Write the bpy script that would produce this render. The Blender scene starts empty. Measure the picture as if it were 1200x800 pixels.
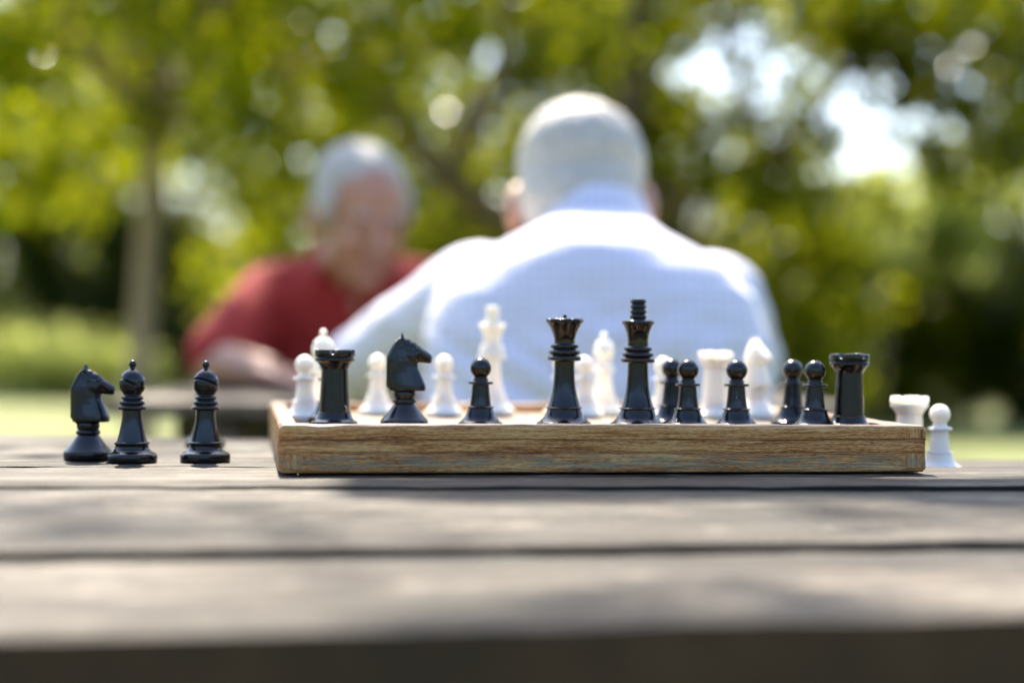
import bpy, bmesh, math, random
import numpy as np
from mathutils import Vector, Matrix, Quaternion, noise

SC = bpy.context.scene
COL = SC.collection
R = math.radians
rng = np.random.default_rng(11)
random.seed(5)

# ------------------------------------------------------------------ camera
TZ = 0.75                        # table height
CAMZ = TZ + 0.0815
FPX = 2060.0                     # focal length in pixels at 1200 px width
ROLL = 0.0086
PITCH = 3.0 / FPX
fwd = Vector((0, math.cos(PITCH), math.sin(PITCH)))
right = Vector((1, 0, 0))
up = right.cross(fwd)
q = Quaternion(fwd, -ROLL)
right = q @ right
up = q @ up
if right.z < 0:
    q = Quaternion(fwd, 2 * ROLL); right = q @ right; up = q @ up
CAM = Vector((0, 0, CAMZ))
cam_d = bpy.data.cameras.new('camera')
cam = bpy.data.objects.new('camera', cam_d)
COL.objects.link(cam)
SC.camera = cam
m = Matrix((right, up, -fwd)).transposed().to_4x4()
m.translation = CAM
cam.matrix_world = m
cam_d.lens = FPX / 1200 * 36
cam_d.sensor_width = 36
cam_d.clip_start = 0.02
cam_d.clip_end = 1000
cam_d.dof.use_dof = True
cam_d.dof.focus_distance = 1.13
cam_d.dof.aperture_fstop = 2.55


def ray(px, py):
    return (right * (px - 600) + up * (400 - py) + fwd * FPX).normalized()


def W(px, py, d):                # the point seen at a photo pixel, d metres ahead
    r = ray(px, py)
    return CAM + r * (d / r.y)


def onz(px, py, z):              # the point of a level plane seen at a photo pixel
    r = ray(px, py)
    return CAM + r * ((z - CAMZ) / r.z)


# ------------------------------------------------------------------ helpers
def link(o, parent=None):
    COL.objects.link(o)
    if parent is not None:
        o.parent = parent
    return o


def tag(o, label=None, cat=None, group=None, kind=None):
    if label: o['label'] = label
    if cat: o['category'] = cat
    if group: o['group'] = group
    if kind: o['kind'] = kind
    return o


def empty(name, loc, label, cat, group=None, rz=0.0):
    o = bpy.data.objects.new(name, None)
    o.empty_display_size = 0.02
    COL.objects.link(o)
    o.location = loc
    o.rotation_euler = (0, 0, rz)
    return tag(o, label, cat, group)


def obj(name, bm, mat, parent=None, smooth=True):
    me = bpy.data.meshes.new(name)
    bmesh.ops.recalc_face_normals(bm, faces=bm.faces[:])
    bm.to_mesh(me)
    bm.free()
    me.materials.append(mat)
    if smooth:
        me.polygons.foreach_set('use_smooth', [True] * len(me.polygons))
    return link(bpy.data.objects.new(name, me), parent)


def copy_tree(o, parent=None):
    c = o.copy()
    COL.objects.link(c)
    c.parent = parent
    for ch in list(o.children):
        copy_tree(ch, c)
    return c


def sstep(a, b, x):
    t = max(0.0, min(1.0, (x - a) / (b - a)))
    return t * t * (3 - 2 * t)


# ------------------------------------------------------------------ materials
def mat(name):
    m = bpy.data.materials.new(name)
    m.use_nodes = True
    nt = m.node_tree
    b = nt.nodes['Principled BSDF']
    return m, nt, b


def N(nt, t, **kw):
    n = nt.nodes.new(t)
    for k, v in kw.items():
        if k in n.inputs.keys():
            n.inputs[k].default_value = v
        else:
            setattr(n, k, v)
    return n


def ramp(nt, fac, stops):
    r = nt.nodes.new('ShaderNodeValToRGB')
    e = r.color_ramp.elements
    while len(e) < len(stops):
        e.new(0.5)
    for i, (p, c) in enumerate(stops):
        e[i].position = p
        e[i].color = (c[0], c[1], c[2], 1) if not isinstance(c, float) else (c, c, c, 1)
    nt.links.new(fac, r.inputs[0])
    return r.outputs[0]


def mixc(nt, fac, a, b, mode='MIX'):
    n = nt.nodes.new('ShaderNodeMix')
    n.data_type = 'RGBA'
    n.blend_type = mode
    for sock, v in ((n.inputs[0], fac), (n.inputs[6], a), (n.inputs[7], b)):
        if hasattr(v, 'links') or isinstance(v, bpy.types.NodeSocket):
            nt.links.new(v, sock)
        elif isinstance(v, (int, float)):
            sock.default_value = v
        else:
            sock.default_value = (v[0], v[1], v[2], 1)
    return n.outputs[2]


def mapped(nt, src, scale, loc=(0, 0, 0), rot=(0, 0, 0)):
    mp = nt.nodes.new('ShaderNodeMapping')
    mp.inputs['Scale'].default_value = scale
    mp.inputs['Location'].default_value = loc
    mp.inputs['Rotation'].default_value = rot
    nt.links.new(src, mp.inputs[0])
    return mp.outputs[0]


def noise_tex(nt, vec, scale, detail=4, rough=0.55, dist=0.0):
    n = N(nt, 'ShaderNodeTexNoise', Scale=scale, Detail=detail, Roughness=rough, Distortion=dist)
    nt.links.new(vec, n.inputs['Vector'])
    return n.outputs[0]


def bump(nt, height, bsdf, strength, dist, prev=None):
    b = N(nt, 'ShaderNodeBump', Strength=strength, Distance=dist)
    nt.links.new(height, b.inputs['Height'])
    if prev is not None:
        nt.links.new(prev, b.inputs['Normal'])
    if bsdf is not None:
        nt.links.new(b.outputs[0], bsdf.inputs['Normal'])
    return b.outputs[0]


def math_n(nt, op, a, b=None, c=None):
    n = nt.nodes.new('ShaderNodeMath')
    n.operation = op
    for i, v in enumerate((a, b, c)):
        if v is None: continue
        if isinstance(v, (int, float)): n.inputs[i].default_value = v
        else: nt.links.new(v, n.inputs[i])
    return n.outputs[0]


def make_black_plastic():
    m, nt, b = mat('black_plastic')
    tc = N(nt, 'ShaderNodeTexCoord')
    n = noise_tex(nt, tc.outputs['Object'], 900, 3)
    n2 = noise_tex(nt, tc.outputs['Object'], 120, 4)
    b.inputs['Base Color'].default_value = (0.006, 0.006, 0.0065, 1)
    nt.links.new(ramp(nt, n2, [(0.35, 0.10), (0.7, 0.23)]), b.inputs['Roughness'])
    b.inputs['IOR'].default_value = 1.5
    h = math_n(nt, 'ADD', math_n(nt, 'MULTIPLY', n, 0.25), n2)
    bump(nt, h, b, 0.22, 0.0006)
    return m


def make_white_plastic():
    m, nt, b = mat('white_plastic')
    tc = N(nt, 'ShaderNodeTexCoord')
    n2 = noise_tex(nt, tc.outputs['Object'], 90, 3)
    nt.links.new(ramp(nt, n2, [(0.3, (0.90, 0.84, 0.72)), (0.7, (0.93, 0.88, 0.79))]), b.inputs['Base Color'])
    b.inputs['Roughness'].default_value = 0.3
    b.inputs['Subsurface Weight'].default_value = 0.85
    b.inputs['Subsurface Radius'].default_value = (1.0, 0.85, 0.65)
    b.inputs['Subsurface Scale'].default_value = 0.010
    return m


def make_table_wood(name, seed, dark=1.0, skew=0.0):
    m, nt, b = mat(name)
    uv = N(nt, 'ShaderNodeUVMap', uv_map='UVMap')
    base = mapped(nt, uv.outputs[0], (1, 1, 1), (seed * 3.1, seed * 1.7, 0), (0, 0, skew))
    warp = noise_tex(nt, mapped(nt, base, (1.6, 7, 1)), 1.0, 3)
    wv = nt.nodes.new('ShaderNodeVectorMath'); wv.operation = 'MULTIPLY_ADD'
    nt.links.new(warp, wv.inputs[0]); wv.inputs[1].default_value = (0.0, 0.03, 0); nt.links.new(base, wv.inputs[2])
    v = wv.outputs[0]
    g1 = noise_tex(nt, mapped(nt, v, (7, 70, 1)), 1.0, 9, 0.74)
    g2 = noise_tex(nt, mapped(nt, v, (16, 700, 1)), 1.0, 5, 0.6)
    big = noise_tex(nt, mapped(nt, v, (3, 13, 1)), 1.0, 4, 0.55)
    blot = noise_tex(nt, mapped(nt, base, (9, 20, 1), (4, 2, 0)), 1.0, 6, 0.6)
    g3 = noise_tex(nt, mapped(nt, v, (26, 52, 1), (2, 6, 0)), 1.0, 9, 0.72, 0.4)
    f = math_n(nt, 'ADD', math_n(nt, 'MULTIPLY', g1, 0.30), math_n(nt, 'MULTIPLY', big, 0.30))
    f = math_n(nt, 'ADD', f, math_n(nt, 'MULTIPLY', g3, 0.40))
    c = ramp(nt, f, [(0.44, (0.020 * dark, 0.013 * dark, 0.008 * dark)), (0.475, (0.115 * dark, 0.080 * dark, 0.055 * dark)),
                     (0.515, (0.24 * dark, 0.185 * dark, 0.138 * dark)), (0.555, (0.66 * dark, 0.56 * dark, 0.43 * dark))])
    c = mixc(nt, ramp(nt, blot, [(0.50, 0.0), (0.62, 0.4)]), c, (0.36 * dark, 0.30 * dark, 0.235 * dark))
    stn = ramp(nt, noise_tex(nt, mapped(nt, base, (5, 16, 1), (14, 3, 0)), 1.0, 5, 0.6), [(0.49, 0.0), (0.60, 0.7)])
    c = mixc(nt, stn, c, (0.085 * dark, 0.066 * dark, 0.052 * dark))
    crk = noise_tex(nt, mapped(nt, v, (2.6, 120, 1), (9, 5, 0)), 1.0, 3, 0.5)
    crack = ramp(nt, math_n(nt, 'ABSOLUTE', math_n(nt, 'SUBTRACT', crk, 0.5)), [(0.0, 1.0), (0.012, 0.0)])
    msk = ramp(nt, noise_tex(nt, mapped(nt, v, (1.8, 9, 1), (3, 8, 0)), 1.0, 2), [(0.5, 0.0), (0.6, 1.0)])
    crack = math_n(nt, 'MULTIPLY', crack, msk)
    c = mixc(nt, math_n(nt, 'MULTIPLY', crack, 0.9), c, (0.006, 0.004, 0.003))
    nt.links.new(c, b.inputs['Base Color'])
    nt.links.new(ramp(nt, math_n(nt, 'ADD', math_n(nt, 'MULTIPLY', blot, 0.5), math_n(nt, 'MULTIPLY', g3, 0.5)), [(0.42, 0.40), (0.58, 0.75)]), b.inputs['Roughness'])
    b.inputs['Specular IOR Level'].default_value = 0.26
    h = math_n(nt, 'ADD', math_n(nt, 'MULTIPLY', g1, 0.6), math_n(nt, 'MULTIPLY', g2, 0.5))
    h = math_n(nt, 'ADD', h, math_n(nt, 'MULTIPLY', g3, 0.9))
    h = math_n(nt, 'SUBTRACT', h, math_n(nt, 'MULTIPLY', crack, 1.0))
    p = bump(nt, h, None, 1.0, 0.0028)
    bump(nt, big, b, 0.7, 0.010, p)
    return m


def make_box_wood():
    m, nt, b = mat('old_box_wood')
    uv = N(nt, 'ShaderNodeUVMap', uv_map='UVMap')
    tc = N(nt, 'ShaderNodeTexCoord')
    sp = nt.nodes.new('ShaderNodeSeparateXYZ'); nt.links.new(tc.outputs['Object'], sp.inputs[0])
    base = uv.outputs[0]
    warp = noise_tex(nt, mapped(nt, base, (9, 40, 1)), 1.0, 3)
    wv = nt.nodes.new('ShaderNodeVectorMath'); wv.operation = 'MULTIPLY_ADD'
    nt.links.new(warp, wv.inputs[0]); wv.inputs[1].default_value = (0.0, 0.008, 0); nt.links.new(base, wv.inputs[2])
    v = wv.outputs[0]
    g1 = noise_tex(nt, mapped(nt, v, (30, 900, 1)), 1.0, 7, 0.65)
    g2 = noise_tex(nt, mapped(nt, v, (220, 1500, 1), (0, 0, 0), (0, 0, 0.12)), 1.0, 4, 0.6)
    big = noise_tex(nt, mapped(nt, v, (10, 90, 1)), 1.0, 4)
    f = math_n(nt, 'ADD', math_n(nt, 'MULTIPLY', g1, 0.5), math_n(nt, 'MULTIPLY', big, 0.3))
    f = math_n(nt, 'ADD', f, math_n(nt, 'MULTIPLY', math_n(nt, 'SUBTRACT', g2, 0.18), 0.40))
    c = ramp(nt, f, [(0.40, (0.035, 0.010, 0.002)), (0.455, (0.28, 0.088, 0.014)), (0.515, (0.52, 0.20, 0.040)), (0.61, (0.74, 0.43, 0.15))])
    # leftovers of blue-green paint on the lower strips
    pn = noise_tex(nt, mapped(nt, base, (38, 260, 1), (3, 1, 0)), 1.0, 7, 0.75)
    paint = ramp(nt, pn, [(0.42, 0.0), (0.56, 0.7)])
    band = math_n(nt, 'MULTIPLY', ramp(nt, sp.outputs['Z'], [(0.0022, 0.0), (0.0045, 1.0)]), ramp(nt, sp.outputs['Z'], [(0.0085, 1.0), (0.0115, 0.0)]))
    c = mixc(nt, math_n(nt, 'MULTIPLY', paint, band), c, (0.17, 0.23, 0.17))
    # pale worn scuffs, dark smears
    sc_ = ramp(nt, noise_tex(nt, mapped(nt, base, (22, 60, 1), (7, 7, 0)), 1.0, 7, 0.75), [(0.62, 0.0), (0.74, 0.5)])
    c = mixc(nt, sc_, c, (0.56, 0.42, 0.24))
    dk = ramp(nt, noise_tex(nt, mapped(nt, base, (6, 45, 1), (1, 17, 0)), 1.0, 5, 0.6), [(0.56, 0.0), (0.7, 0.6)])
    c = mixc(nt, dk, c, (0.035, 0.022, 0.012))
    # greyed upper face, darkened so the rail tops' shade sits in the colour
    geo = N(nt, 'ShaderNodeNewGeometry')
    sn = nt.nodes.new('ShaderNodeSeparateXYZ'); nt.links.new(tc.outputs['Normal'], sn.inputs[0])
    topf = ramp(nt, sn.outputs['Z'], [(0.25, 0.0), (0.8, 0.8)])
    c = mixc(nt, topf, c, mixc(nt, g1, (0.05, 0.038, 0.030), (0.15, 0.125, 0.10)))
    # grime at the corner ends
    nt.links.new(c, b.inputs['Base Color'])
    b.inputs['Roughness'].default_value = 0.55
    h = math_n(nt, 'ADD', g1, math_n(nt, 'MULTIPLY', g2, 0.7))
    bump(nt, h, b, 0.6, 0.0005)
    return m


def make_leaf(name, c0, c1, t0, t1, trans=0.5, rough=0.35, nscale=1.3):
    m, nt, b = mat(name)
    at = N(nt, 'ShaderNodeAttribute', attribute_name='leafvar')
    tc = N(nt, 'ShaderNodeTexCoord')
    ns = noise_tex(nt, tc.outputs['Object'], nscale, 2)
    f = math_n(nt, 'ADD', math_n(nt, 'MULTIPLY', at.outputs['Fac'], 0.6), math_n(nt, 'MULTIPLY', ns, 0.5))
    c = ramp(nt, f, [(0.3, c0), (0.76, c1)])
    t = ramp(nt, f, [(0.3, t0), (0.76, t1)])
    nt.links.new(c, b.inputs['Base Color'])
    b.inputs['Roughness'].default_value = rough
    sp_ = ramp(nt, at.outputs['Fac'], [(0.84, 0.06), (0.87, 1.0)])
    nt.links.new(sp_, b.inputs['Specular IOR Level'])
    nt.links.new(ramp(nt, at.outputs['Fac'], [(0.84, rough), (0.87, 0.09)]), b.inputs['Roughness'])
    tr = N(nt, 'ShaderNodeBsdfTranslucent')
    nt.links.new(t, tr.inputs[0])
    mx = N(nt, 'ShaderNodeMixShader')
    mx.inputs[0].default_value = trans
    nt.links.new(b.outputs[0], mx.inputs[1])
    nt.links.new(tr.outputs[0], mx.inputs[2])
    nt.links.new(mx.outputs[0], nt.nodes['Material Output'].inputs[0])
    return m


def make_bark(name, c0, c1):
    m, nt, b = mat(name)
    tc = N(nt, 'ShaderNodeTexCoord')
    n = noise_tex(nt, mapped(nt, tc.outputs['Object'], (14, 14, 3)), 1.5, 6, 0.6)
    nt.links.new(ramp(nt, n, [(0.3, c0), (0.7, c1)]), b.inputs['Base Color'])
    b.inputs['Roughness'].default_value = 0.85
    bump(nt, n, b, 0.8, 0.02)
    return m


def make_plain(name, c0, c1, scale, rough=0.6, bs=0.2, bd=0.001, sss=0.0):
    m, nt, b = mat(name)
    tc = N(nt, 'ShaderNodeTexCoord')
    n = noise_tex(nt, tc.outputs['Object'], scale, 5)
    nt.links.new(ramp(nt, n, [(0.3, c0), (0.7, c1)]), b.inputs['Base Color'])
    b.inputs['Roughness'].default_value = rough
    if sss:
        b.inputs['Subsurface Weight'].default_value = sss
        b.inputs['Subsurface Radius'].default_value = (1.0, 0.4, 0.2)
        b.inputs['Subsurface Scale'].default_value = 0.01
    bump(nt, n, b, bs, bd)
    return m


def make_check_shirt():
    m, nt, b = mat('checked_cotton')
    tc = N(nt, 'ShaderNodeTexCoord')
    sp = nt.nodes.new('ShaderNodeSeparateXYZ'); nt.links.new(tc.outputs['Object'], sp.inputs[0])
    def lines(s, per, w):
        fr = math_n(nt, 'FRACT', math_n(nt, 'MULTIPLY', s, 1.0 / per))
        return math_n(nt, 'LESS_THAN', fr, w)
    l = math_n(nt, 'MAXIMUM', lines(sp.outputs['X'], 0.0115, 0.22), lines(sp.outputs['Z'], 0.0115, 0.22))
    c = mixc(nt, l, (0.80, 0.76, 0.84), (0.60, 0.60, 0.78))
    nt.links.new(c, b.inputs['Base Color'])
    b.inputs['Roughness'].default_value = 0.8
    b.inputs['Sheen Weight'].default_value = 0.15
    n = noise_tex(nt, mapped(nt, tc.outputs['Object'], (8, 8, 14)), 1.0, 4, 0.6, 0.6)
    bump(nt, n, b, 0.5, 0.02)
    return m


M = {}
M['black'] = make_black_plastic()
M['white'] = make_white_plastic()
M['box'] = make_box_wood()
M['red'] = make_plain('red_cotton', (0.28, 0.014, 0.010), (0.38, 0.024, 0.016), 30, 0.85, 0.4, 0.01)
M['shirt'] = make_check_shirt()
M['skin'] = make_plain('skin', (0.42, 0.20, 0.125), (0.52, 0.27, 0.18), 40, 0.45, 0.3, 0.002, 0.25)
M['hair_white'] = make_plain('white_hair', (0.42, 0.38, 0.33), (0.66, 0.61, 0.54), 120, 0.6, 0.7, 0.004)
M['hair_grey'] = make_plain('grey_hair', (0.36, 0.32, 0.28), (0.58, 0.53, 0.47), 160, 0.6, 0.8, 0.004)
M['trousers'] = make_plain('dark_trousers', (0.03, 0.035, 0.05), (0.05, 0.055, 0.07), 60, 0.9, 0.3, 0.005)
M['leather'] = make_plain('brown_leather', (0.04, 0.02, 0.012), (0.07, 0.04, 0.02), 60, 0.5)
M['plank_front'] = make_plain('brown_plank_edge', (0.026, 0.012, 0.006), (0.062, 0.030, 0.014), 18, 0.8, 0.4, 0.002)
M['plank_side'] = make_plain('gap_shade_plank_edge', (0.004, 0.003, 0.002), (0.014, 0.009, 0.006), 60, 0.8, 0.4, 0.002)  # near-black plank sides: the shade inside the gaps is put into this colour
M['eye'] = make_plain('eye', (0.50, 0.46, 0.43), (0.58, 0.54, 0.50), 60, 0.15)
M['iris'] = make_plain('iris', (0.02, 0.015, 0.012), (0.04, 0.03, 0.025), 90, 0.1)
M['lip'] = make_plain('lip', (0.40, 0.16, 0.13), (0.46, 0.20, 0.16), 60, 0.5)
M['bark_pale'] = make_bark('pale_bark', (0.28, 0.19, 0.11), (0.46, 0.34, 0.22))
M['bark'] = make_bark('brown_bark', (0.09, 0.06, 0.035), (0.22, 0.155, 0.095))
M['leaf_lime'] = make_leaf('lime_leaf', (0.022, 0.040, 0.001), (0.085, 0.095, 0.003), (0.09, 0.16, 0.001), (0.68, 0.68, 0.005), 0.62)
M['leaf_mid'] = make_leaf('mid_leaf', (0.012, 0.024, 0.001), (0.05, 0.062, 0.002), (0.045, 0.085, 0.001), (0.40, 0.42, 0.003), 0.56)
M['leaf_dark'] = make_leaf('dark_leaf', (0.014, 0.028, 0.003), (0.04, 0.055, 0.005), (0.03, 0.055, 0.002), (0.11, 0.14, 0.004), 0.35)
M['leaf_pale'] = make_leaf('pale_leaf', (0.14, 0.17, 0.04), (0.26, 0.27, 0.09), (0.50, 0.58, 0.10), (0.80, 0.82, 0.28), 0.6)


# ------------------------------------------------------------------ lathe
def lathe(bm, prof, seg=56, fz=None):
    """prof: list of (r, z); fz(r, z, ang) -> (r, z) for detail round the axis"""
    rings = []
    for (r, z) in prof:
        if r < 1e-6:
            rings.append([bm.verts.new((0, 0, z))])
            continue
        ring = []
        for i in range(seg):
            a = 2 * math.pi * i / seg
            rr, zz = (r, z) if fz is None else fz(r, z, a)
            ring.append(bm.verts.new((rr * math.cos(a), rr * math.sin(a), zz)))
        rings.append(ring)
    for a, b in zip(rings, rings[1:]):
        if len(a) == 1 and len(b) == 1: continue
        if len(a) == 1:
            for i in range(seg): bm.faces.new((a[0], b[i], b[(i + 1) % seg]))
        elif len(b) == 1:
            for i in range(seg): bm.faces.new((a[i], a[(i + 1) % seg], b[0]))
        else:
            for i in range(seg):
                j = (i + 1) % seg
                bm.faces.new((a[i], a[j], b[j], b[i]))
    return bm


def arc(cr, cz, rad, a0, a1, n):
    return [(max(0.0, cr + rad * math.cos(R(a0 + (a1 - a0) * i / n))), cz + rad * math.sin(R(a0 + (a1 - a0) * i / n))) for i in range(n + 1)]


def torus_edge(r, z0, z1, rin):
    """a rounded disc rim from z0 up to z1 with outer radius r, from rin back to rin"""
    h = (z1 - z0) / 2
    out = [(rin, z0)]
    out += [(r - h + h * math.cos(t), (z0 + z1) / 2 + h * math.sin(t)) for t in np.linspace(-math.pi / 2, math.pi / 2, 9)]
    out += [(rin, z1)]
    return out


def smoothcurve(pts, n=5):
    out = []
    P = [Vector(p) for p in pts]
    for i in range(len(P) - 1):
        p0 = P[max(i - 1, 0)]; p1 = P[i]; p2 = P[i + 1]; p3 = P[min(i + 2, len(P) - 1)]
        for k in range(n):
            t = k / n
            v = 0.5 * ((2 * p1) + (-p0 + p2) * t + (2 * p0 - 5 * p1 + 4 * p2 - p3) * t * t + (-p0 + 3 * p1 - 3 * p2 + p3) * t ** 3)
            out.append((max(v.x, 0), v.y))
    out.append(tuple(P[-1]))
    return out


CM = 0.01


def cm(p):
    return [(r * CM, z * CM) for r, z in p]


def base_prof(rb, z_rim, rin, zin, ring_r, ring_z):
    """foot of a piece: flat rim, flare, thin ring"""
    p = [(0, 0.0), (rb - 0.14, 0.0), (rb - 0.1, 0.03), (rb - 0.03, 0.05), (rb, 0.10), (rb, z_rim - 0.08), (rb - 0.02, z_rim - 0.03), (rb - 0.07, z_rim)]
    fl = smoothcurve([(rb - 0.07, z_rim), (rb - 0.25, z_rim + 0.12), (rin + (rb - rin) * 0.28, z_rim + (zin - z_rim) * 0.45), (rin, zin)], 5)
    p += fl[1:]
    p += [(ring_r - 0.03, ring_z - 0.045), (ring_r, ring_z), (ring_r - 0.03, ring_z + 0.04)]
    return p


def parts(root, mat_, specs):
    for name, prof, seg, fz in specs:
        bm = lathe(bmesh.new(), cm(prof), seg, fz)
        obj(name, bm, mat_, root)


def new_piece(kind, mt):
    root = bpy.data.objects.new(kind, None)
    root.empty_display_size = 0.01
    COL.objects.link(root)
    return root


def make_pawn(mt, prefix):
    root = new_piece(prefix + '_pawn', mt)
    base = base_prof(1.52, 0.52, 0.84, 1.44, 0.93, 1.53) + [(0.74, 1.60)]
    stem = [(0.74, 1.60)] + smoothcurve([(0.73, 1.62), (0.66, 2.1), (0.61, 2.6), (0.575, 3.08)], 4)
    collar = torus_edge(0.86, 3.08, 3.27, 0.55) + [(0.50, 3.30), (0.52, 3.38), (0.50, 3.46), (0.45, 3.5)]
    head = arc(0, 4.17, 0.725, -52, 90, 22)
    head[-1] = (0, head[-1][1])
    parts(root, mt, [('base', base, 56, None), ('stem', stem, 48, None), ('collar', collar, 56, None),
                     ('head', [(0.45, 3.5)] + head, 48, None)])
    return root


def make_bishop(mt, prefix):
    root = new_piece(prefix + '_bishop', mt)
    base = [(0, 0), (1.56, 0), (1.63, 0.04), (1.67, 0.10), (1.68, 0.46), (1.66, 0.53), (1.60, 0.62), (1.50, 0.68), (1.30, 0.77), (1.17, 0.90), (1.12, 1.0),
            (1.09, 1.05), (1.09, 1.22), (1.15, 1.25), (1.17, 1.32), (1.14, 1.38), (1.0, 1.42)]
    stem = smoothcurve([(1.0, 1.42), (0.90, 1.8), (0.77, 2.4), (0.68, 2.95), (0.645, 3.5)], 5)
    collar = [(0.66, 3.5)] + torus_edge(0.95, 3.54, 3.80, 0.72)[1:] + [(0.72, 3.84)] + torus_edge(0.84, 3.88, 4.14, 0.66)[1:] + [(0.64, 4.18)] + torus_edge(0.73, 4.22, 4.46, 0.6)[1:] + [(0.58, 4.55)]
    hd = [(0.58, 4.55)] + smoothcurve([(0.62, 4.62), (0.80, 4.92), (0.86, 5.30), (0.80, 5.66), (0.62, 5.98), (0.36, 6.20), (0.19, 6.30)], 8)
    fin = [(0.19, 6.30), (0.17, 6.36)] + arc(0, 6.60, 0.26, -48, 90, 14)
    fin[-1] = (0, fin[-1][1])

    def slit(r, z, a):
        # the mitre's slanting cut, on the side the piece shows
        x, y = r * math.cos(a), r * math.sin(a)
        n = Vector((0.42, 0.12, 0.90)).normalized()
        d = (Vector((x, y, z)) - Vector((-0.0068, -0.004, 0.0564))).dot(n)
        side = sstep(0.15, 0.55, -x / 0.0086 * 0.70 - y / 0.0086 * 0.70)
        w = max(0.0, 1 - abs(d) / 0.00075)
        return r * (1 - 0.26 * side * min(1, w * 1.6)), z
    parts(root, mt, [('base', base, 56, None), ('stem', stem, 48, None), ('collar', collar, 56, None)])
    obj('mitre', lathe(bmesh.new(), cm(hd), 96, slit), mt, root)
    parts(root, mt, [('finial', fin, 32, None)])
    return root


def royal_base():
    return base_prof(1.88, 0.55, 1.14, 1.44, 1.26, 1.53) + [(1.12, 1.59)]


def make_king(mt, prefix):
    root = new_piece(prefix + '_king', mt)
    stem = smoothcurve([(1.12, 1.59), (1.0, 1.9), (0.84, 2.5), (0.75, 3.2), (0.705, 4.0), (0.69, 4.60)], 5)
    collar = [(0.70, 4.60)] + torus_edge(1.18, 4.64, 4.94, 0.86)[1:] + [(0.84, 4.98)] + torus_edge(1.08, 5.02, 5.32, 0.8)[1:] + [(0.78, 5.37)] + torus_edge(0.97, 5.41, 5.71, 0.7)[1:] + [(0.70, 5.78)]
    crown = smoothcurve([(0.70, 5.78), (0.71, 6.2), (0.80, 6.75), (0.98, 7.15), (1.06, 7.26)], 4) + [(1.10, 7.32), (1.10, 7.40), (1.06, 7.46), (0.9, 7.52), (0.52, 7.55)]
    fin = [(0.5, 7.55)]
    for k in range(4):
        z = 7.56 + k * 0.345
        fin += [(0.50, z)] + torus_edge(0.585 - 0.008 * k, z + 0.05, z + 0.30, 0.5)[1:-1] + [(0.50, z + 0.33)]
    fin += [(0.35, 8.94), (0, 8.97)]
    parts(root, mt, [('base', royal_base(), 64, None), ('stem', stem, 48, None), ('collar', collar, 64, None), ('crown', crown, 56, None), ('finial', fin, 48, None)])
    return root


def make_queen(mt, prefix):
    root = new_piece(prefix + '_queen', mt)
    stem = smoothcurve([(1.12, 1.59), (1.0, 1.95), (0.84, 2.55), (0.74, 3.2), (0.69, 4.0), (0.68, 4.66)], 5)
    collar = [(0.70, 4.66)] + torus_edge(1.17, 4.72, 5.04, 0.84)[1:] + [(0.82, 5.09)] + torus_edge(1.07, 5.13, 5.45, 0.8)[1:] + [(0.78, 5.5)] + torus_edge(0.97, 5.54, 5.86, 0.7)[1:] + [(0.70, 5.93)]
    crown = smoothcurve([(0.70, 5.93), (0.72, 6.25), (0.86, 6.7), (1.08, 7.12), (1.22, 7.32)], 4) + [(1.27, 7.38), (1.28, 7.46), (1.25, 7.55), (1.16, 7.60), (1.05, 7.58), (0.9, 7.54), (0.4, 7.60), (0.15, 7.64)]

    def scal(r, z, a):
        if z > 0.0741 and r > 0.0090:
            return r * (1 - 0.02 * max(0, math.cos(9 * a)) ** 3), z - 0.0005 * max(0, math.cos(9 * a)) ** 3
        return r, z
    ball = [(0.10, 7.62)] + arc(0, 7.74, 0.14, -40, 90, 8)
    ball[-1] = (0, ball[-1][1])
    parts(root, mt, [('base', royal_base(), 64, None), ('stem', stem, 48, None), ('collar', collar, 64, None)])
    obj('crown', lathe(bmesh.new(), cm(crown), 90, scal), mt, root)
    parts(root, mt, [('finial', ball, 24, None)])
    return root


def make_rook(mt, prefix):
    root = new_piece(prefix + '_rook', mt)
    base = base_prof(1.58, 0.50, 1.12, 1.0, 1.14, 1.07) + [(1.05, 1.12)]
    stem = [(1.05, 1.12), (1.045, 1.2), (0.98, 2.4), (0.93, 3.3), (0.90, 4.05)]
    neck = smoothcurve([(0.92, 4.05), (1.0, 4.22), (1.16, 4.45), (1.28, 4.56)], 4) + [(1.33, 4.60), (1.35, 4.66), (1.35, 4.74), (1.31, 4.79), (1.27, 4.80), (1.27, 4.84)]
    bat = [(1.27, 4.84), (1.32, 4.86), (1.36, 4.92), (1.365, 5.10), (1.365, 5.26), (1.34, 5.33), (1.28, 5.36), (1.16, 5.36), (1.10, 5.33), (1.07, 5.26), (1.05, 5.1), (1.02, 4.95), (0.9, 4.86), (0, 4.84)]

    def notch(r, z, a):
        if r < 0.0095 or z < 0.0505: return r, z
        t = max(0.0, math.cos(5 * a + 0.9))
        k = sstep(0.60, 0.92, t)
        return r, z - k * (z - 0.0499) * 0.85
    parts(root, mt, [('base', base, 64, None), ('stem', stem, 56, None), ('neck', neck, 56, None)])
    obj('battlement', lathe(bmesh.new(), cm(bat), 180, notch), mt, root)
    return root


# ------------------------------------------------------------------ blobs, merged into one skin by a voxel remesh
def add_ell(bm, c, r, rot=None, seg=24):
    mt = Matrix.Translation(Vector(c)) @ (rot.to_4x4() if rot is not None else Matrix.Identity(4)) @ Matrix.Diagonal((r[0], r[1], r[2], 1))
    bmesh.ops.create_uvsphere(bm, u_segments=seg, v_segments=seg // 2, radius=1, matrix=mt)


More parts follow.
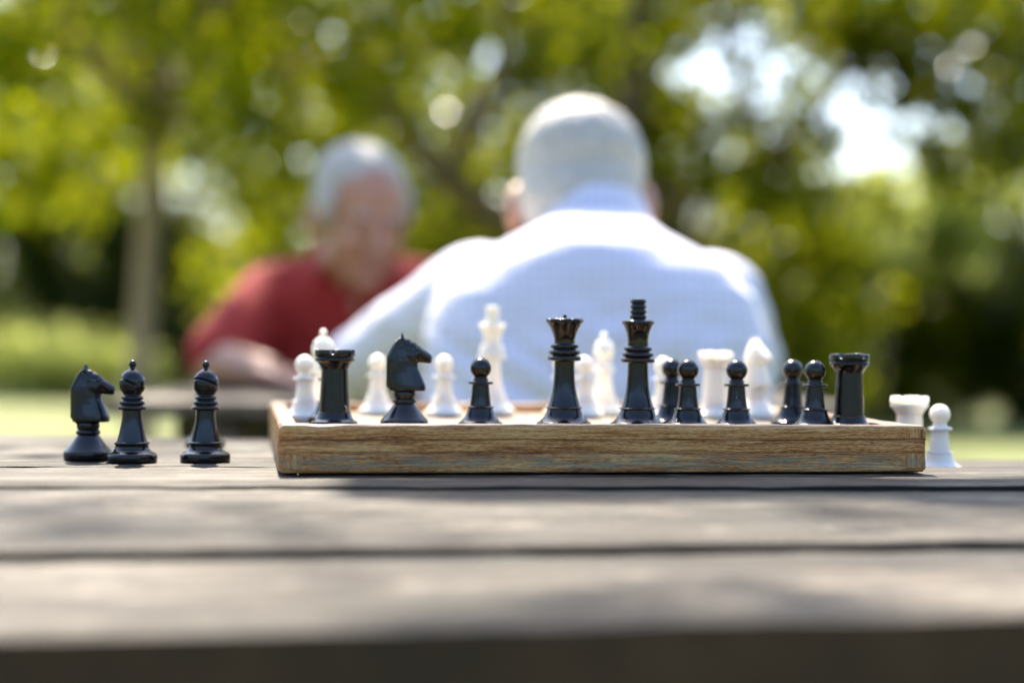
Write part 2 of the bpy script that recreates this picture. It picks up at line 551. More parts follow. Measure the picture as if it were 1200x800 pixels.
def add_cone(bm, p0, p1, r0, r1, flat=1.0, seg=20, updir=None):
    p0, p1 = Vector(p0), Vector(p1)
    ax = p1 - p0
    L = ax.length
    if L < 1e-9: return
    ax.normalize()
    u = (updir or (Vector((0, 0, 1)) if abs(ax.z) < 0.9 else Vector((1, 0, 0))))
    s = ax.cross(u).normalized()
    u = s.cross(ax).normalized()
    prof = [(r0 * math.cos(t), -r0 * math.sin(t)) for t in np.linspace(math.pi / 2, 0, 6)][1:]
    prof += [(r1 * math.cos(t), L + r1 * math.sin(t)) for t in np.linspace(0, math.pi / 2, 6)][:-1]
    rings = []
    for r, z in prof:
        rings.append([bm.verts.new(p0 + ax * z + s * r * math.cos(2 * math.pi * i / seg) + u * r * flat * math.sin(2 * math.pi * i / seg)) for i in range(seg)])
    a = bm.verts.new(p0 - ax * r0); b = bm.verts.new(p1 + ax * r1)
    for i in range(seg):
        j = (i + 1) % seg
        bm.faces.new((a, rings[0][j], rings[0][i]))
        bm.faces.new((b, rings[-1][i], rings[-1][j]))
    for x, y in zip(rings, rings[1:]):
        for i in range(seg):
            j = (i + 1) % seg
            bm.faces.new((x[i], x[j], y[j], y[i]))


def add_chain(bm, pts, rads, flat=1.0):
    for a, b, r0, r1 in zip(pts, pts[1:], rads, rads[1:]):
        add_cone(bm, a, b, r0, r1, flat)


def add_loft(bm, secs, seg=40, power=2.3):
    """secs: (centre, half width x, half depth y) stacked rings, super-ellipse shaped"""
    rings = []
    for c, rx, ry in secs:
        ring = []
        for i in range(seg):
            a = 2 * math.pi * i / seg
            ca, sa = math.cos(a), math.sin(a)
            ring.append(bm.verts.new((c[0] + rx * math.copysign(abs(ca) ** (2 / power), ca), c[1] + ry * math.copysign(abs(sa) ** (2 / power), sa), c[2])))
        rings.append(ring)
    for x, y in zip(rings, rings[1:]):
        for i in range(seg):
            j = (i + 1) % seg
            bm.faces.new((x[i], x[j], y[j], y[i]))
    bm.faces.new(rings[0][::-1]); bm.faces.new(rings[-1])


def fuse(name, bm, voxel, iters, mt, parent=None, factor=0.5, fn=None):
    bmesh.ops.recalc_face_normals(bm, faces=bm.faces[:])
    me = bpy.data.meshes.new(name + '_raw')
    bm.to_mesh(me); bm.free()
    S = 100.0 if voxel < 0.001 else 1.0
    if S != 1.0: me.transform(Matrix.Scale(S, 4))
    o = bpy.data.objects.new(name, me)
    COL.objects.link(o)
    r = o.modifiers.new('r', 'REMESH'); r.mode = 'VOXEL'; r.voxel_size = voxel * S
    s = o.modifiers.new('s', 'SMOOTH'); s.factor = factor; s.iterations = iters
    dg = bpy.context.evaluated_depsgraph_get()
    dg.update()
    me2 = bpy.data.meshes.new_from_object(o.evaluated_get(dg))
    o.modifiers.clear()
    o.data = me2
    bpy.data.meshes.remove(me)
    if S != 1.0: me2.transform(Matrix.Scale(1 / S, 4))
    me2.name = name
    if fn is not None:
        for v in me2.vertices: v.co = fn(v.co)
    me2.materials.clear(); me2.materials.append(mt)
    me2.polygons.foreach_set('use_smooth', [True] * len(me2.polygons))
    if parent is not None: o.parent = parent
    return o


def make_knight(mt, prefix):
    root = new_piece(prefix + '_knight', mt)
    base = [(0, 0), (1.52, 0), (1.60, 0.04), (1.64, 0.10), (1.65, 0.52), (1.63, 0.58), (1.58, 0.63)] + smoothcurve([(1.58, 0.63), (1.36, 0.86), (1.08, 1.2), (0.86, 1.52), (0.76, 1.66)], 4)[1:]
    collar = [(0.76, 1.66)] + torus_edge(0.83, 1.70, 2.06, 0.72)[1:] + [(0.71, 2.10), (0.74, 2.16), (0.77, 2.24), (0.77, 2.45), (0.72, 2.58), (0, 2.6)]
    parts(root, mt, [('base', base, 64, None), ('collar', collar, 56, None)])
    # horse head and neck in centimetres, x towards the nose
    bm = bmesh.new()

    def sec(z, x0, x1, ry):          # neck sections
        return (((x0 + x1) / 2, 0, z), (x1 - x0) / 2, ry)
    add_loft(bm, [sec(2.60, -1.06, 1.42, 0.80), sec(2.75, -1.08, 1.45, 0.84), sec(3.0, -1.10, 1.42, 0.82), sec(3.4, -1.12, 1.27, 0.76), sec(3.8, -1.12, 1.10, 0.70),
                  sec(4.2, -1.12, 0.92, 0.66), sec(4.6, -1.10, 0.85, 0.64), sec(5.0, -1.02, 0.80, 0.60), sec(5.4, -0.86, 0.72, 0.54), sec(5.75, -0.62, 0.55, 0.44), sec(6.0, -0.36, 0.40, 0.34), sec(6.12, -0.2, 0.25, 0.22)], 40, 2.4)
    # skull, cheek, muzzle
    def b3(c, r, ang=0.0):
        add_ell(bm, c, r, Matrix.Rotation(R(ang), 3, 'Y'), 24)
    b3((0.30, 0, 5.35), (0.78, 0.58, 0.66), 25)
    for s in (-1, 1):
        b3((0.42, 0.28 * s, 4.98), (0.52, 0.36, 0.52), 20)       # cheek
        b3((0.72, 0.34 * s, 5.46), (0.22, 0.15, 0.14), 35)       # brow
        add_cone(bm, (1.0, 0.18 * s, 5.20), (1.62, 0.15 * s, 4.80), 0.27, 0.20)
        add_cone(bm, (-0.16, 0.20 * s, 5.85), (-0.20, 0.24 * s, 6.50), 0.22, 0.06, 1.0, 12)   # ears
        b3((1.70, 0.20 * s, 4.82), (0.13, 0.10, 0.12), 30)       # nostril
    add_cone(bm, (0.35, 0, 5.45), (1.60, 0, 4.88), 0.52, 0.26)
    add_cone(bm, (0.45, 0, 4.95), (1.62, 0, 4.66), 0.42, 0.22)
    add_cone(bm, (0.35, 0, 5.85), (1.50, 0, 5.08), 0.20, 0.16)   # bridge of the nose
    # mane: serrated crest down the back
    for k in range(20):
        t = k / 19
        z = 6.02 - t * 3.15
        x = -0.36 - 0.80 * min(1, t * 2.6) ** 0.65
        add_cone(bm, (x + 0.24, 0, z - 0.05), (x - 0.01, 0, z + 0.06), 0.24, 0.10, 1.0, 10)
        for s in (-1, 1):
            add_cone(bm, (x + 0.18, 0.30 * s, z + 0.1), (x + 0.62, 0.58 * s * min(1, 0.6 + t), z - 0.42), 0.16, 0.07, 1.0, 10)
    for v in bm.verts: v.co *= CM
    hh = fuse('horse_head', bm, 0.00042, 3, mt, root)
    return root


BK = dict(pawn=make_pawn(M['black'], 'black'), bishop=make_bishop(M['black'], 'black'), king=make_king(M['black'], 'black'),
          queen=make_queen(M['black'], 'black'), rook=make_rook(M['black'], 'black'), knight=make_knight(M['black'], 'black'))
WH = dict(pawn=make_pawn(M['white'], 'white'), bishop=make_bishop(M['white'], 'white'), king=make_king(M['white'], 'white'),
          rook=make_rook(M['white'], 'white'), knight=make_knight(M['white'], 'white'))
used = set()


def place(fam, kind, px, d, z, label, group=None, rz=0.0):
    src = fam[kind]
    o = src if id(src) not in used else copy_tree(src)
    used.add(id(src))
    p = W(px, 480, d)
    o.location = (p.x, d, z)
    o.rotation_euler = (0, 0, rz)
    for k in ('label', 'category', 'group'):
        if k in o: del o[k]
    tag(o, label, 'chess piece', group)
    return o


# ------------------------------------------------------------------ chess box (open tray with a chequered floor)
FL = onz(326.5, 557, TZ)
FR = onz(1085, 555, TZ)
bx_dir = (FR - FL); bx_dir.z = 0
BW = bx_dir.length
bx_ang = math.atan2(bx_dir.y, bx_dir.x)
BD = 0.412
BH = 0.0300
REC = 0.0080
RW = 0.0118
BLIFT = 0.0012
box = empty('chess_box', (FL.x, FL.y, TZ + BLIFT), 'weathered wooden chess box with faded blue-green paint, lying on the near plank table', 'chess board', None, bx_ang)


def rail(name, L, prof, mt, org, rz, seed, mitre=0.0):
    """a rail of length L along x; prof = closed outline in (depth y, height z); slightly uneven, with rounded ends"""
    bm = bmesh.new()
    uvl = bm.loops.layers.uv.new('UVMap')
    nx = max(6, int(L / 0.004))
    n = len(prof)
    per = [0.0]
    for i in range(n):
        a = Vector(prof[i]); b = Vector(prof[(i + 1) % n]); per.append(per[-1] + (b - a).length)
    rings = []
    xs = [0.0, 0.0006, 0.0018] + list(np.linspace(0.004, L - 0.004, nx)) + [L - 0.0018, L - 0.0006, L]
    yc = sum(p[0] for p in prof) / n; zc = sum(p[1] for p in prof) / n
    for k, x in enumerate(xs):
        e = min(x, L - x)
        sh = 0.0016 * (1 - sstep(0, 0.0022, e))
        ring = []
        for (y, z) in prof:
            dy = y - yc; dz = z - zc
            j = noise.noise(Vector((x * 60 + seed, y * 300, z * 300))) * 0.00050 + noise.noise(Vector((x * 9 + seed * 2, y * 60, z * 60))) * 0.0007 - 0.0016 * max(0, noise.noise(Vector((x * 45 + seed, 3, z * 20))) - 0.28) * (1 if z < 0.002 or z > BH - 0.003 else 0)
            l = math.hypot(dy, dz)
            f = 1 - sh / max(l, 1e-6)
            ring.append(bm.verts.new((x, yc + dy * f + dy / l * j, zc + dz * f + dz / l * j * (1 if z > 0.001 else 0))))
        rings.append(ring)
    for k in range(len(rings) - 1):
        for i in range(n):
            j = (i + 1) % n
            f = bm.faces.new((rings[k][i], rings[k + 1][i], rings[k + 1][j], rings[k][j]))
            for l, (x, s) in zip(f.loops, ((xs[k], per[i]), (xs[k + 1], per[i]), (xs[k + 1], per[i + 1]), (xs[k], per[i + 1]))):
                l[uvl].uv = (x + seed, s + seed * 0.37)
    for ring, x in ((rings[0], 0), (rings[-1], L)):
        f = bm.faces.new(ring)
        for l in f.loops: l[uvl].uv = (l.vert.co.y + seed, l.vert.co.z + seed)
    o = obj(name, bm, mt, box, False)
    o.location = org
    o.rotation_euler = (0, 0, rz)
    mod = o.data.polygons
    o.data.polygons.foreach_set('use_smooth', [True] * len(mod))
    try:
        o.data.set_sharp_from_angle(angle=R(38))
    except Exception:
        pass
    return o


def grooved(depth, h, seed):
    """outline with the layered strips of the front: rounded corners and two grooves"""
    g = 0.0007
    c = 0.0014
    zs = [0.0125, 0.0205]
    p = [(c, 0.0), (0.0004, 0.0005), (0.0, c)]
    p += [(0.0, zs[0] - 0.0006), (g * 1.3, zs[0] - 0.0001), (g * 1.3, zs[0] + 0.0004), (0.0003, zs[0] + 0.0009)]
    p += [(0.0003, zs[1] - 0.0004), (g, zs[1]), (g, zs[1] + 0.0003), (-0.0002, zs[1] + 0.0007)]
    p += [(-0.0002, h - 0.0020), (0.0004, h - 0.0007), (0.0016, h), (depth - 0.0012, h), (depth - 0.0003, h - 0.0004), (depth, h - 0.0015), (depth, 0.0)]
    return p


def resample(p, maxlen=0.002):
    out = []
    n = len(p)
    for i in range(n):
        a = Vector(p[i]); b = Vector(p[(i + 1) % n])
        k = max(1, int((b - a).length / maxlen))
        for t in range(k): out.append(tuple(a.lerp(b, t / k)))
    return out


front = rail('front_rail', BW, resample(grooved(RW, BH, 1)), M['box'], (0, 0, 0), 0, 1)
plain = lambda: resample([(0.0012, 0.0), (0.0, 0.0012), (0.0, BH - 0.0016), (0.0012, BH - 0.0002), (RW - 0.001, BH - 0.0002), (RW, BH - 0.0012), (RW, 0.0)])
rail('side_rail', BD - 2 * RW - 0.0006, plain(), M['box'], (0, BD - RW - 0.0003, 0), -R(90), 4)
rail('side_rail', BD - 2 * RW - 0.0006, plain(), M['box'], (BW, RW + 0.0003, 0), R(90), 7)
rail('rear_rail', BW, plain(), M['box'], (BW, BD, 0), R(180), 9)


# finger-joint end blocks let into the front face
def small_block(x0, x1, z0, z1, proud, seed, name='joint_block'):
    bm = bmesh.new()
    uvl = bm.loops.layers.uv.new('UVMap')
    bmesh.ops.create_cube(bm, size=1, matrix=Matrix.Translation(((x0 + x1) / 2, 0.004 - proud, (z0 + z1) / 2)) @ Matrix.Diagonal((x1 - x0, 0.008, z1 - z0, 1)))
    bmesh.ops.bevel(bm, geom=bm.edges[:], offset=0.0006, segments=2, affect='EDGES')
    bmesh.ops.subdivide_edges(bm, edges=[e for e in bm.edges if e.calc_length() > 0.004], cuts=6, use_grid_fill=True)
    for v in bm.verts:
        v.co.y += noise.noise(v.co * 300 + Vector((seed, 0, 0))) * 0.0002
    for f in bm.faces:
        for l in f.loops: l[uvl].uv = (l.vert.co.z + seed, l.vert.co.x + seed)
    return obj(name, bm, M['box'], box, False)


small_block(0.0018, 0.0150, 0.0022, 0.0121, 0.0006, 3)
small_block(BW - 0.0140, BW - 0.0018, 0.0022, 0.0121, 0.0006, 6)
small_block(BW - 0.0142, BW - 0.0020, 0.0216, 0.0284, 0.0007, 8)

# chequered floor
def make_check_floor():
    m, nt, b = mat('chequered_floor')
    tc = N(nt, 'ShaderNodeTexCoord')
    sq = (BW - 2 * RW) / 8
    ck = N(nt, 'ShaderNodeTexChecker', Scale=1.0)
    nt.links.new(mapped(nt, tc.outputs['Object'], (1 / sq, 1 / ((BD - 2 * RW) / 8), 0), (0, 0, 0.5)), ck.inputs[0])
    g = noise_tex(nt, mapped(nt, tc.outputs['Object'], (25, 500, 1)), 1.0, 6, 0.6)
    a = mixc(nt, g, (0.20, 0.14, 0.08), (0.32, 0.24, 0.15))
    c = mixc(nt, g, (0.05, 0.026, 0.012), (0.10, 0.06, 0.03))
    nt.links.new(mixc(nt, ck.outputs['Fac'], a, c), b.inputs['Base Color'])
    b.inputs['Roughness'].default_value = 0.4
    bump(nt, g, b, 0.3, 0.0004)
    return m


bm = bmesh.new()
x0, x1, y0, y1 = RW - 0.0006, BW - RW + 0.0006, RW - 0.0006, BD - RW + 0.0006
bmesh.ops.create_cube(bm, size=1, matrix=Matrix.Translation(((x1 - x0) / 2, (y1 - y0) / 2, -0.002)) @ Matrix.Diagonal((x1 - x0 - 0.002, y1 - y0 - 0.002, 0.004, 1)))
fo = obj('chequered_floor', bm, make_check_floor(), box, False)
fo.location = (x0, y0, BH - REC)
SZ = TZ + BLIFT + BH - REC       # level the pieces stand on

# ------------------------------------------------------------------ pieces in the box
gB = 'black chess pieces standing in the chess box'
gW = 'white chess pieces standing in the chess box'
place(BK, 'rook', 392, 1.195, SZ, 'black castle-shaped rook in the chess box, nearest its left corner', gB, -0.134)
place(BK, 'knight', 474, 1.195, SZ, 'black horse head knight in the chess box, facing right between rook and pawn', gB, 0.05)
place(BK, 'pawn', 563, 1.195, SZ, 'black pawn in the box in front of the white king', gB)
place(BK, 'queen', 661, 1.195, SZ, 'black queen with wide flared crown and three collar rings', gB, 0.2)
place(BK, 'king', 747, 1.195, SZ, 'tall black king with ribbed stack on its crown', gB)
place(BK, 'pawn', 787, 1.255, SZ, 'black pawn half hidden behind another, beside the black king', gB)
place(BK, 'pawn', 806, 1.195, SZ, 'front black pawn of the overlapping pair beside the black king', gB)
place(BK, 'pawn', 863, 1.195, SZ, 'lone black pawn between the white rook and white knight', gB)
place(BK, 'pawn', 928.5, 1.255, SZ, 'left black pawn of the pair next to the right-hand rook', gB)
place(BK, 'pawn', 954.5, 1.20, SZ, 'black pawn touching distance left of the right-hand black rook', gB)
place(BK, 'rook', 995, 1.205, SZ, 'black castle-shaped rook near the right end of the chess box', gB, 0.494)
place(BK, 'pawn', 386, 1.265, SZ, 'black pawn almost hidden behind the left black rook', gB)
place(WH, 'pawn', 357, 1.30, SZ, 'white pawn in the left corner of the box beside the white bishop', gW)
place(WH, 'bishop', 378, 1.22 + 0.11, SZ, 'white bishop rising behind the left black rook', gW)
place(WH, 'pawn', 442, 1.42, SZ, 'white pawn just left of the black knight', gW)
place(WH, 'pawn', 520, 1.40, SZ, 'white pawn in front of the black knight\'s nose', gW)
place(WH, 'king', 576, 1.44, SZ, 'tall white king standing behind a black pawn', gW)
place(WH, 'pawn', 659, 1.42, SZ, 'white pawn hidden behind the black queen\'s stem', gW)
place(WH, 'pawn', 685, 1.40, SZ, 'white pawn peeping out right of the black queen', gW)
place(WH, 'bishop', 707, 1.45, SZ, 'white bishop between the black queen and black king', gW)
place(WH, 'pawn', 777, 1.40, SZ, 'white pawn behind the overlapping black pawns', gW)
place(WH, 'rook', 838, 1.40, SZ, 'white rook standing in the box between two black pawns', gW, 0.3)
place(WH, 'knight', 886, 1.40, SZ, 'white horse head knight near the right end of the box', gW, R(-62))
# on the table
gT = 'captured black pieces on the table left of the box'
place(BK, 'knight', 103.5, 1.20, TZ, 'black knight standing on the table, far left of the box', gT, -0.06)
place(BK, 'bishop', 155, 1.175, TZ, 'black bishop on the table touching the black knight', gT, 0.0)
place(BK, 'bishop', 241, 1.185, TZ, 'black bishop standing alone on the table nearest the box', gT, 0.7)
place(BK, 'pawn', 240.5, 1.35, TZ, 'black pawn hidden behind the lone black bishop on the table', gT)
gR = 'white pieces on the table right of the box'
place(WH, 'rook', 1066, 1.27, TZ - 0.0074, 'white rook on the table behind the right corner of the box', gR, 0.75)
place(WH, 'pawn', 1101.5, 1.245, TZ - 0.0074, 'white pawn on the bare table right of the box', gR)

# ------------------------------------------------------------------ near table of worn planks
gl = lambda x, y, h=0.0815: onz(x, y, CAMZ - h)
HF, HG, HJ = 0.104, 0.0935, 0.0832   # the two nearest planks have sagged towards the edge
E = dict(front=(gl(0, 747, HF), gl(1200, 722, HF)), g2a=(gl(0, 658, HG + 0.004), gl(1200, 644, HG + 0.004)), g2b=(gl(0, 645, HG), gl(1200, 632.0, HG)),
         g1a=(gl(0, 572.2, HJ), gl(1200, 575, HJ)), g1b=(gl(0, 568.5), gl(1200, 568.0)), g3a=(gl(0, 546.5), gl(1200, 546.5)), g3b=(gl(0, 545.6), gl(1200, 545.9)),
         far=(gl(0, 509), gl(1200, 528)))
table = empty('plank_table', (0.1, 0.9, 0), 'near weathered grey plank table that carries the chess box', 'table')


def plank(ea, eb, ha, hb, seed, thick, zf=None, skew=0.0, dark=1.0, rag=0.0012, name='plank', xa=-0.95, xb=1.15):
    (a0, a1), (b0, b1) = ea, eb
    bm = bmesh.new()
    uvl = bm.loops.layers.uv.new('UVMap')
    nu, nv = 460, 44

    def lin(p0, p1, x):
        t = (x - p0.x) / (p1.x - p0.x)
        return p0.y + (p1.y - p0.y) * t
    ang = math.atan2(a1.y - a0.y, a1.x - a0.x)
    vs = [0, 0.004, 0.012] + list(np.linspace(0.03, 0.97, nv - 6)) + [0.988, 0.996, 1.0]
    G = []
    for i in range(nu + 1):
        x = xa + (xb - xa) * i / nu
        ya, yb = lin(a0, a1, x), lin(b0, b1, x)
        ja = (noise.noise(Vector((x * 9, seed * 5.1, 0))) + 0.5 * noise.noise(Vector((x * 45, seed * 5.1, 3))) + 0.4 * noise.noise(Vector((x * 160, seed * 5.1, 3)))) * rag
        jb = (noise.noise(Vector((x * 8, seed * 7.7, 9))) + 0.5 * noise.noise(Vector((x * 50, seed * 7.7, 5))) + 0.4 * noise.noise(Vector((x * 150, seed * 2.7, 5)))) * rag
        ya += ja; yb -= jb
        row = []
        for v in vs:
            y = ya + (yb - ya) * v
            e = min(y - ya, yb - y)
            z = CAMZ - ha + (ha - hb) * v - (0.0005 if y - ya < yb - y and seed > 1 else 0.0004) * (1 - sstep(0, 0.003, e)) ** 2 + noise.noise(Vector((x * 5, y * 26, seed))) * 0.00035 + noise.noise(Vector((x * 16, y * 90, seed))) * 0.0006 - abs(noise.noise(Vector((x * 5, y * 140, seed + 4)))) * 0.0005
            z -= 0.0009 * max(0, noise.noise(Vector((x * 30, seed, 0)))) * (1 - sstep(0, 0.008, e))
            if zf: z += zf(x)
            row.append(bm.verts.new((x, y, z)))
        low = [bm.verts.new((x, ya + 0.0005, CAMZ - ha - thick + (zf(x) if zf else 0))), bm.verts.new((x, yb - 0.0005, CAMZ - hb - thick + (zf(x) if zf else 0)))]
        G.append([low[0]] + row + [low[1]])

    def uv(v, side=0.0):
        c = v.co
        return (c.x * math.cos(ang) + c.y * math.sin(ang), -c.x * math.sin(ang) + c.y * math.cos(ang) + (c.z if side else 0))
    for i in range(nu):
        n = len(G[i])
        for j in range(n - 1):
            f = bm.faces.new((G[i][j], G[i + 1][j], G[i + 1][j + 1], G[i][j + 1]))
            sd = 1.0 if j in (0, n - 2) else 0.0
            for l in f.loops: l[uvl].uv = uv(l.vert, sd)
        f = bm.faces.new((G[i][0], G[i][-1], G[i + 1][-1], G[i + 1][0]))
        for l in f.loops: l[uvl].uv = uv(l.vert)
    for row in (G[0], G[-1]):
        f = bm.faces.new(row)
        for l in f.loops: l[uvl].uv = (l.vert.co.y, l.vert.co.z)
    bm.normal_update()
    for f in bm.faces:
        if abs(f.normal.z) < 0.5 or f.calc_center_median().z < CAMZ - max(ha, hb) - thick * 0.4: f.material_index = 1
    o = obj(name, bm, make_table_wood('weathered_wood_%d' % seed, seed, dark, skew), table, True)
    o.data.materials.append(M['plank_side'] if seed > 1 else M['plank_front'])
    try: o.data.set_sharp_from_angle(angle=R(45))
    except Exception: pass
    o.location = -table.location
    return o


droop = lambda x: -0.0074 * sstep(-0.02, 0.24, x)
plank(E['front'], E['g2a'], HF, HG + 0.004, 1, 0.045, None, 0, 0.33, 0.0014)
plank(E['g2b'], E['g1a'], HG, HJ, 2, 0.045, None, 0, 0.25, 0.0013)
plank(E['g1b'], E['g3a'], 0.0815, 0.0815, 3, 0.045, None, 0, 0.21, 0.0016)
plank(E['g3b'], E['far'], 0.0815, 0.0815, 4, 0.045, droop, R(-14), 0.18, 0.0006)


def add_box(bm, c, s, rot=None, bev=0.0):
    ret = bmesh.ops.create_cube(bm, size=1, matrix=Matrix.Translation(Vector(c)) @ (rot.to_4x4() if rot is not None else Matrix.Identity(4)) @ Matrix.Diagonal((s[0], s[1], s[2], 1)))
    if bev:
        vs = set(ret['verts'])
        bmesh.ops.bevel(bm, geom=[e for e in bm.edges if e.verts[0] in vs and e.verts[1] in vs], offset=bev, segments=2, affect='EDGES')


M['frame_wood'] = make_plain('frame_wood', (0.05, 0.038, 0.028), (0.12, 0.095, 0.075), 25, 0.7, 0.4, 0.003)
for sx in (-0.75, 0.95):
    for sy in (0.62, 1.38):
        bm = bmesh.new(); add_box(bm, (0, 0, 0.3475), (0.085, 0.085, 0.695), None, 0.004)
        o = obj('leg', bm, M['frame_wood'], table, False); o.location = (sx - 0.1, sy - 0.9 + 0.12 * (sx - 0.1), 0)
    bm = bmesh.new(); add_box(bm, (0, 0, 0.66), (0.05, 0.72, 0.07), None, 0.004)
    o = obj('crossbeam', bm, M['frame_wood'], table, False); o.location = (sx - 0.1 + 0.07, 1.0 - 0.9 + 0.12 * (sx - 0.1), 0)

# ------------------------------------------------------------------ far table with benches
far_t = empty('picnic_table', (0.0, 2.73, 0), 'far grey plank picnic table where the two men play', 'table')
M['far_wood'] = make_plain('grey_wood', (0.075, 0.052, 0.038), (0.15, 0.112, 0.085), 22, 0.5, 0.4, 0.002)
XL, XR = -0.56, 0.47
for k in range(4):
    w = 0.172
    bm = bmesh.new(); add_box(bm, ((XL + XR) / 2, -0.34 + w * (k + 0.5) - 0.004, TZ - 0.010), (XR - XL, w - 0.007, 0.020), None, 0.004)
    obj('plank', bm, M['far_wood'], far_t, False)
for sx in (XL + 0.10, XR - 0.12):
    bm = bmesh.new()
    for s in (-1, 1):
        add_box(bm, (sx, 0.17 * s, 0.355), (0.075, 0.09, 0.74), Matrix.Rotation(R(14) * s, 3, 'X'), 0.004)
    add_box(bm, (sx + 0.06, 0, 0.68), (0.045, 0.62, 0.075), None, 0.004)
    obj('trestle', bm, M['frame_wood'], far_t, False)
for nm, yy, lab in (('bench', 2.03, 'plank bench under the man in the white shirt'), ('bench', 3.34, 'plank bench under the man in the red shirt')):
    bn = empty(nm, (0.0, yy, 0), lab, 'bench', 'benches at the far table')
    for k in range(2):
        bm = bmesh.new(); add_box(bm, (-0.02, -0.085 + 0.17 * k, 0.435), (1.05, 0.16, 0.035), None, 0.004)
        obj('seat', bm, M['far_wood'], bn, False)
    for sx in (-0.42, 0.38):
        bm = bmesh.new(); add_box(bm, (sx, 0, 0.208), (0.06, 0.26, 0.417), None, 0.004)
        obj('leg', bm, M['frame_wood'], bn, False)


# ------------------------------------------------------------------ people
def head_parts(bmS, c, rot, s=1.0):
    """skin blobs of a head, face towards local +y"""
    P = lambda x, y, z: Vector(c) + rot @ (Vector((x, y, z)) * s)
    def e(x, y, z, a, b, d, rx=0.0):
        add_ell(bmS, P(x, y, z), (a * s, b * s, d * s), rot @ Matrix.Rotation(R(rx), 3, 'X'), 28)
    e(0, -0.010, 0.030, 0.076, 0.096, 0.086)
    e(0, 0.030, -0.020, 0.064, 0.062, 0.085)
    e(0, 0.045, -0.075, 0.046, 0.042, 0.040)
    e(0, 0.076, -0.100, 0.022, 0.018, 0.017)
    for t in (-1, 1):
        e(0.034 * t, 0.062, -0.030, 0.024, 0.024, 0.028)
        e(0.032 * t, 0.082, 0.022, 0.024, 0.010, 0.008, 10)
        e(0.084 * t, -0.008, -0.010, 0.013, 0.022, 0.035, -8)
        e(0.050 * t, 0.015, -0.070, 0.020, 0.040, 0.028, 20)
        e(0.012 * t, 0.102, -0.036, 0.009, 0.010, 0.008)
    add_cone(bmS, P(0, 0.088, 0.012), P(0, 0.112, -0.032), 0.009 * s, 0.013 * s)
    e(0, 0.093, -0.062, 0.022, 0.010, 0.006)
    e(0, 0.091, -0.072, 0.019, 0.010, 0.007)
    return P


def face_children(P, rot, root, s=1.0):
    for t in (-1, 1):
        bm = bmesh.new(); add_ell(bm, P(0.031 * t, 0.0805, 0.004), (0.0125 * s, 0.0105 * s, 0.0085 * s), rot, 16)
        ey = obj('eye', bm, M['eye'], root)
        bm = bmesh.new(); add_ell(bm, P(0.031 * t, 0.0895, 0.0015), (0.0045 * s, 0.0025 * s, 0.0045 * s), rot, 12)
        obj('iris', bm, M['iris'], ey)
        bm = bmesh.new(); add_ell(bm, P(0.031 * t, 0.0805, 0.0075), (0.0150 * s, 0.0115 * s, 0.0070 * s), rot, 16)
        obj('eyelid', bm, M['skin'], root)
        bm = bmesh.new(); add_cone(bm, P(0.016 * t, 0.094, 0.024), P(0.048 * t, 0.083, 0.027), 0.0045 * s, 0.003 * s, 1, 10)
        obj('eyebrow', bm, M['hair_grey'], root)
    bm = bmesh.new(); add_ell(bm, P(0, 0.096, -0.067), (0.0225 * s, 0.0085 * s, 0.006 * s), rot, 16)
    obj('mouth', bm, M['lip'], root)


def hand(bm, wrist, dirv, side, palm_n=Vector((0, 0, 1)), curl=0.35):
    """five fingered hand; dirv from wrist to knuckles, side = +1/-1 for the thumb side"""
    d = dirv.normalized(); n = palm_n; s = d.cross(n).normalized() * side
    w = Vector(wrist)
    for k in range(4):
        t = (k - 1.5) * 0.0195
        add_cone(bm, w + s * t * 0.6, w + d * 0.085 + s * t, 0.016, 0.0125, 0.85)
        base = w + d * 0.088 + s * t * 1.05
        L = (0.072, 0.082, 0.078, 0.060)[k] if side > 0 else (0.060, 0.078, 0.082, 0.072)[k]
        p = base; a = -0.05
        for q_, (fr, rr) in enumerate(((0.45, 0.0088), (0.30, 0.0080), (0.25, 0.0070))):
            a -= curl * (0.5 + 0.5 * q_)
            dd = (d * math.cos(a) + n * math.sin(a) + s * (k - 1.5) * 0.05).normalized()
            p2 = p + dd * L * fr
            add_cone(bm, p, p2, rr, rr - 0.0006, 1, 12)
            p = p2
    b = w + d * 0.025 + s * 0.026
    p2 = b + (d * 0.6 + s * 0.75 - n * 0.15).normalized() * 0.038
    add_cone(bm, b, p2, 0.0135, 0.0105)
    p3 = p2 + (d * 0.9 + s * 0.35 - n * 0.15).normalized() * 0.032
    add_cone(bm, p2, p3, 0.0105, 0.0085)


def lower_body(root, hip, s, floor_y):
    """trousers, shoes; s=+1 faces +y"""
    bm = bmesh.new()
    h = Vector(hip)
    add_ell(bm, h, (0.185, 0.135, 0.10))
    feet = []
    for t in (-1, 1):
        k = h + Vector((0.11 * t, 0.42 * s, 0.0))
        a = Vector((k.x + 0.01 * t, k.y - 0.03 * s, 0.09))
        add_cone(bm, h + Vector((0.09 * t, 0.02 * s, -0.01)), k, 0.092, 0.064)
        add_cone(bm, k, a, 0.064, 0.046)
        feet.append(a)
    fuse('trousers', bm, 0.008, 6, M['trousers'], root)
    for a in feet:
        bm = bmesh.new()
        add_cone(bm, a + Vector((0, -0.02 * s, -0.045)), a + Vector((0, 0.16 * s, -0.056)), 0.044, 0.034, 0.8)
        add_cone(bm, a + Vector((0, 0, -0.04)), a + Vector((0, 0, 0.02)), 0.045, 0.048)
        fuse('shoe', bm, 0.004, 5, M['leather'], root)


def wrinkle(amp, sc, seed):
    def fn(co):
        n1 = noise.noise_vector(Vector((co.x * sc + seed, co.y * sc, co.z * sc * 1.4)))
        return co + n1 * amp
    return fn


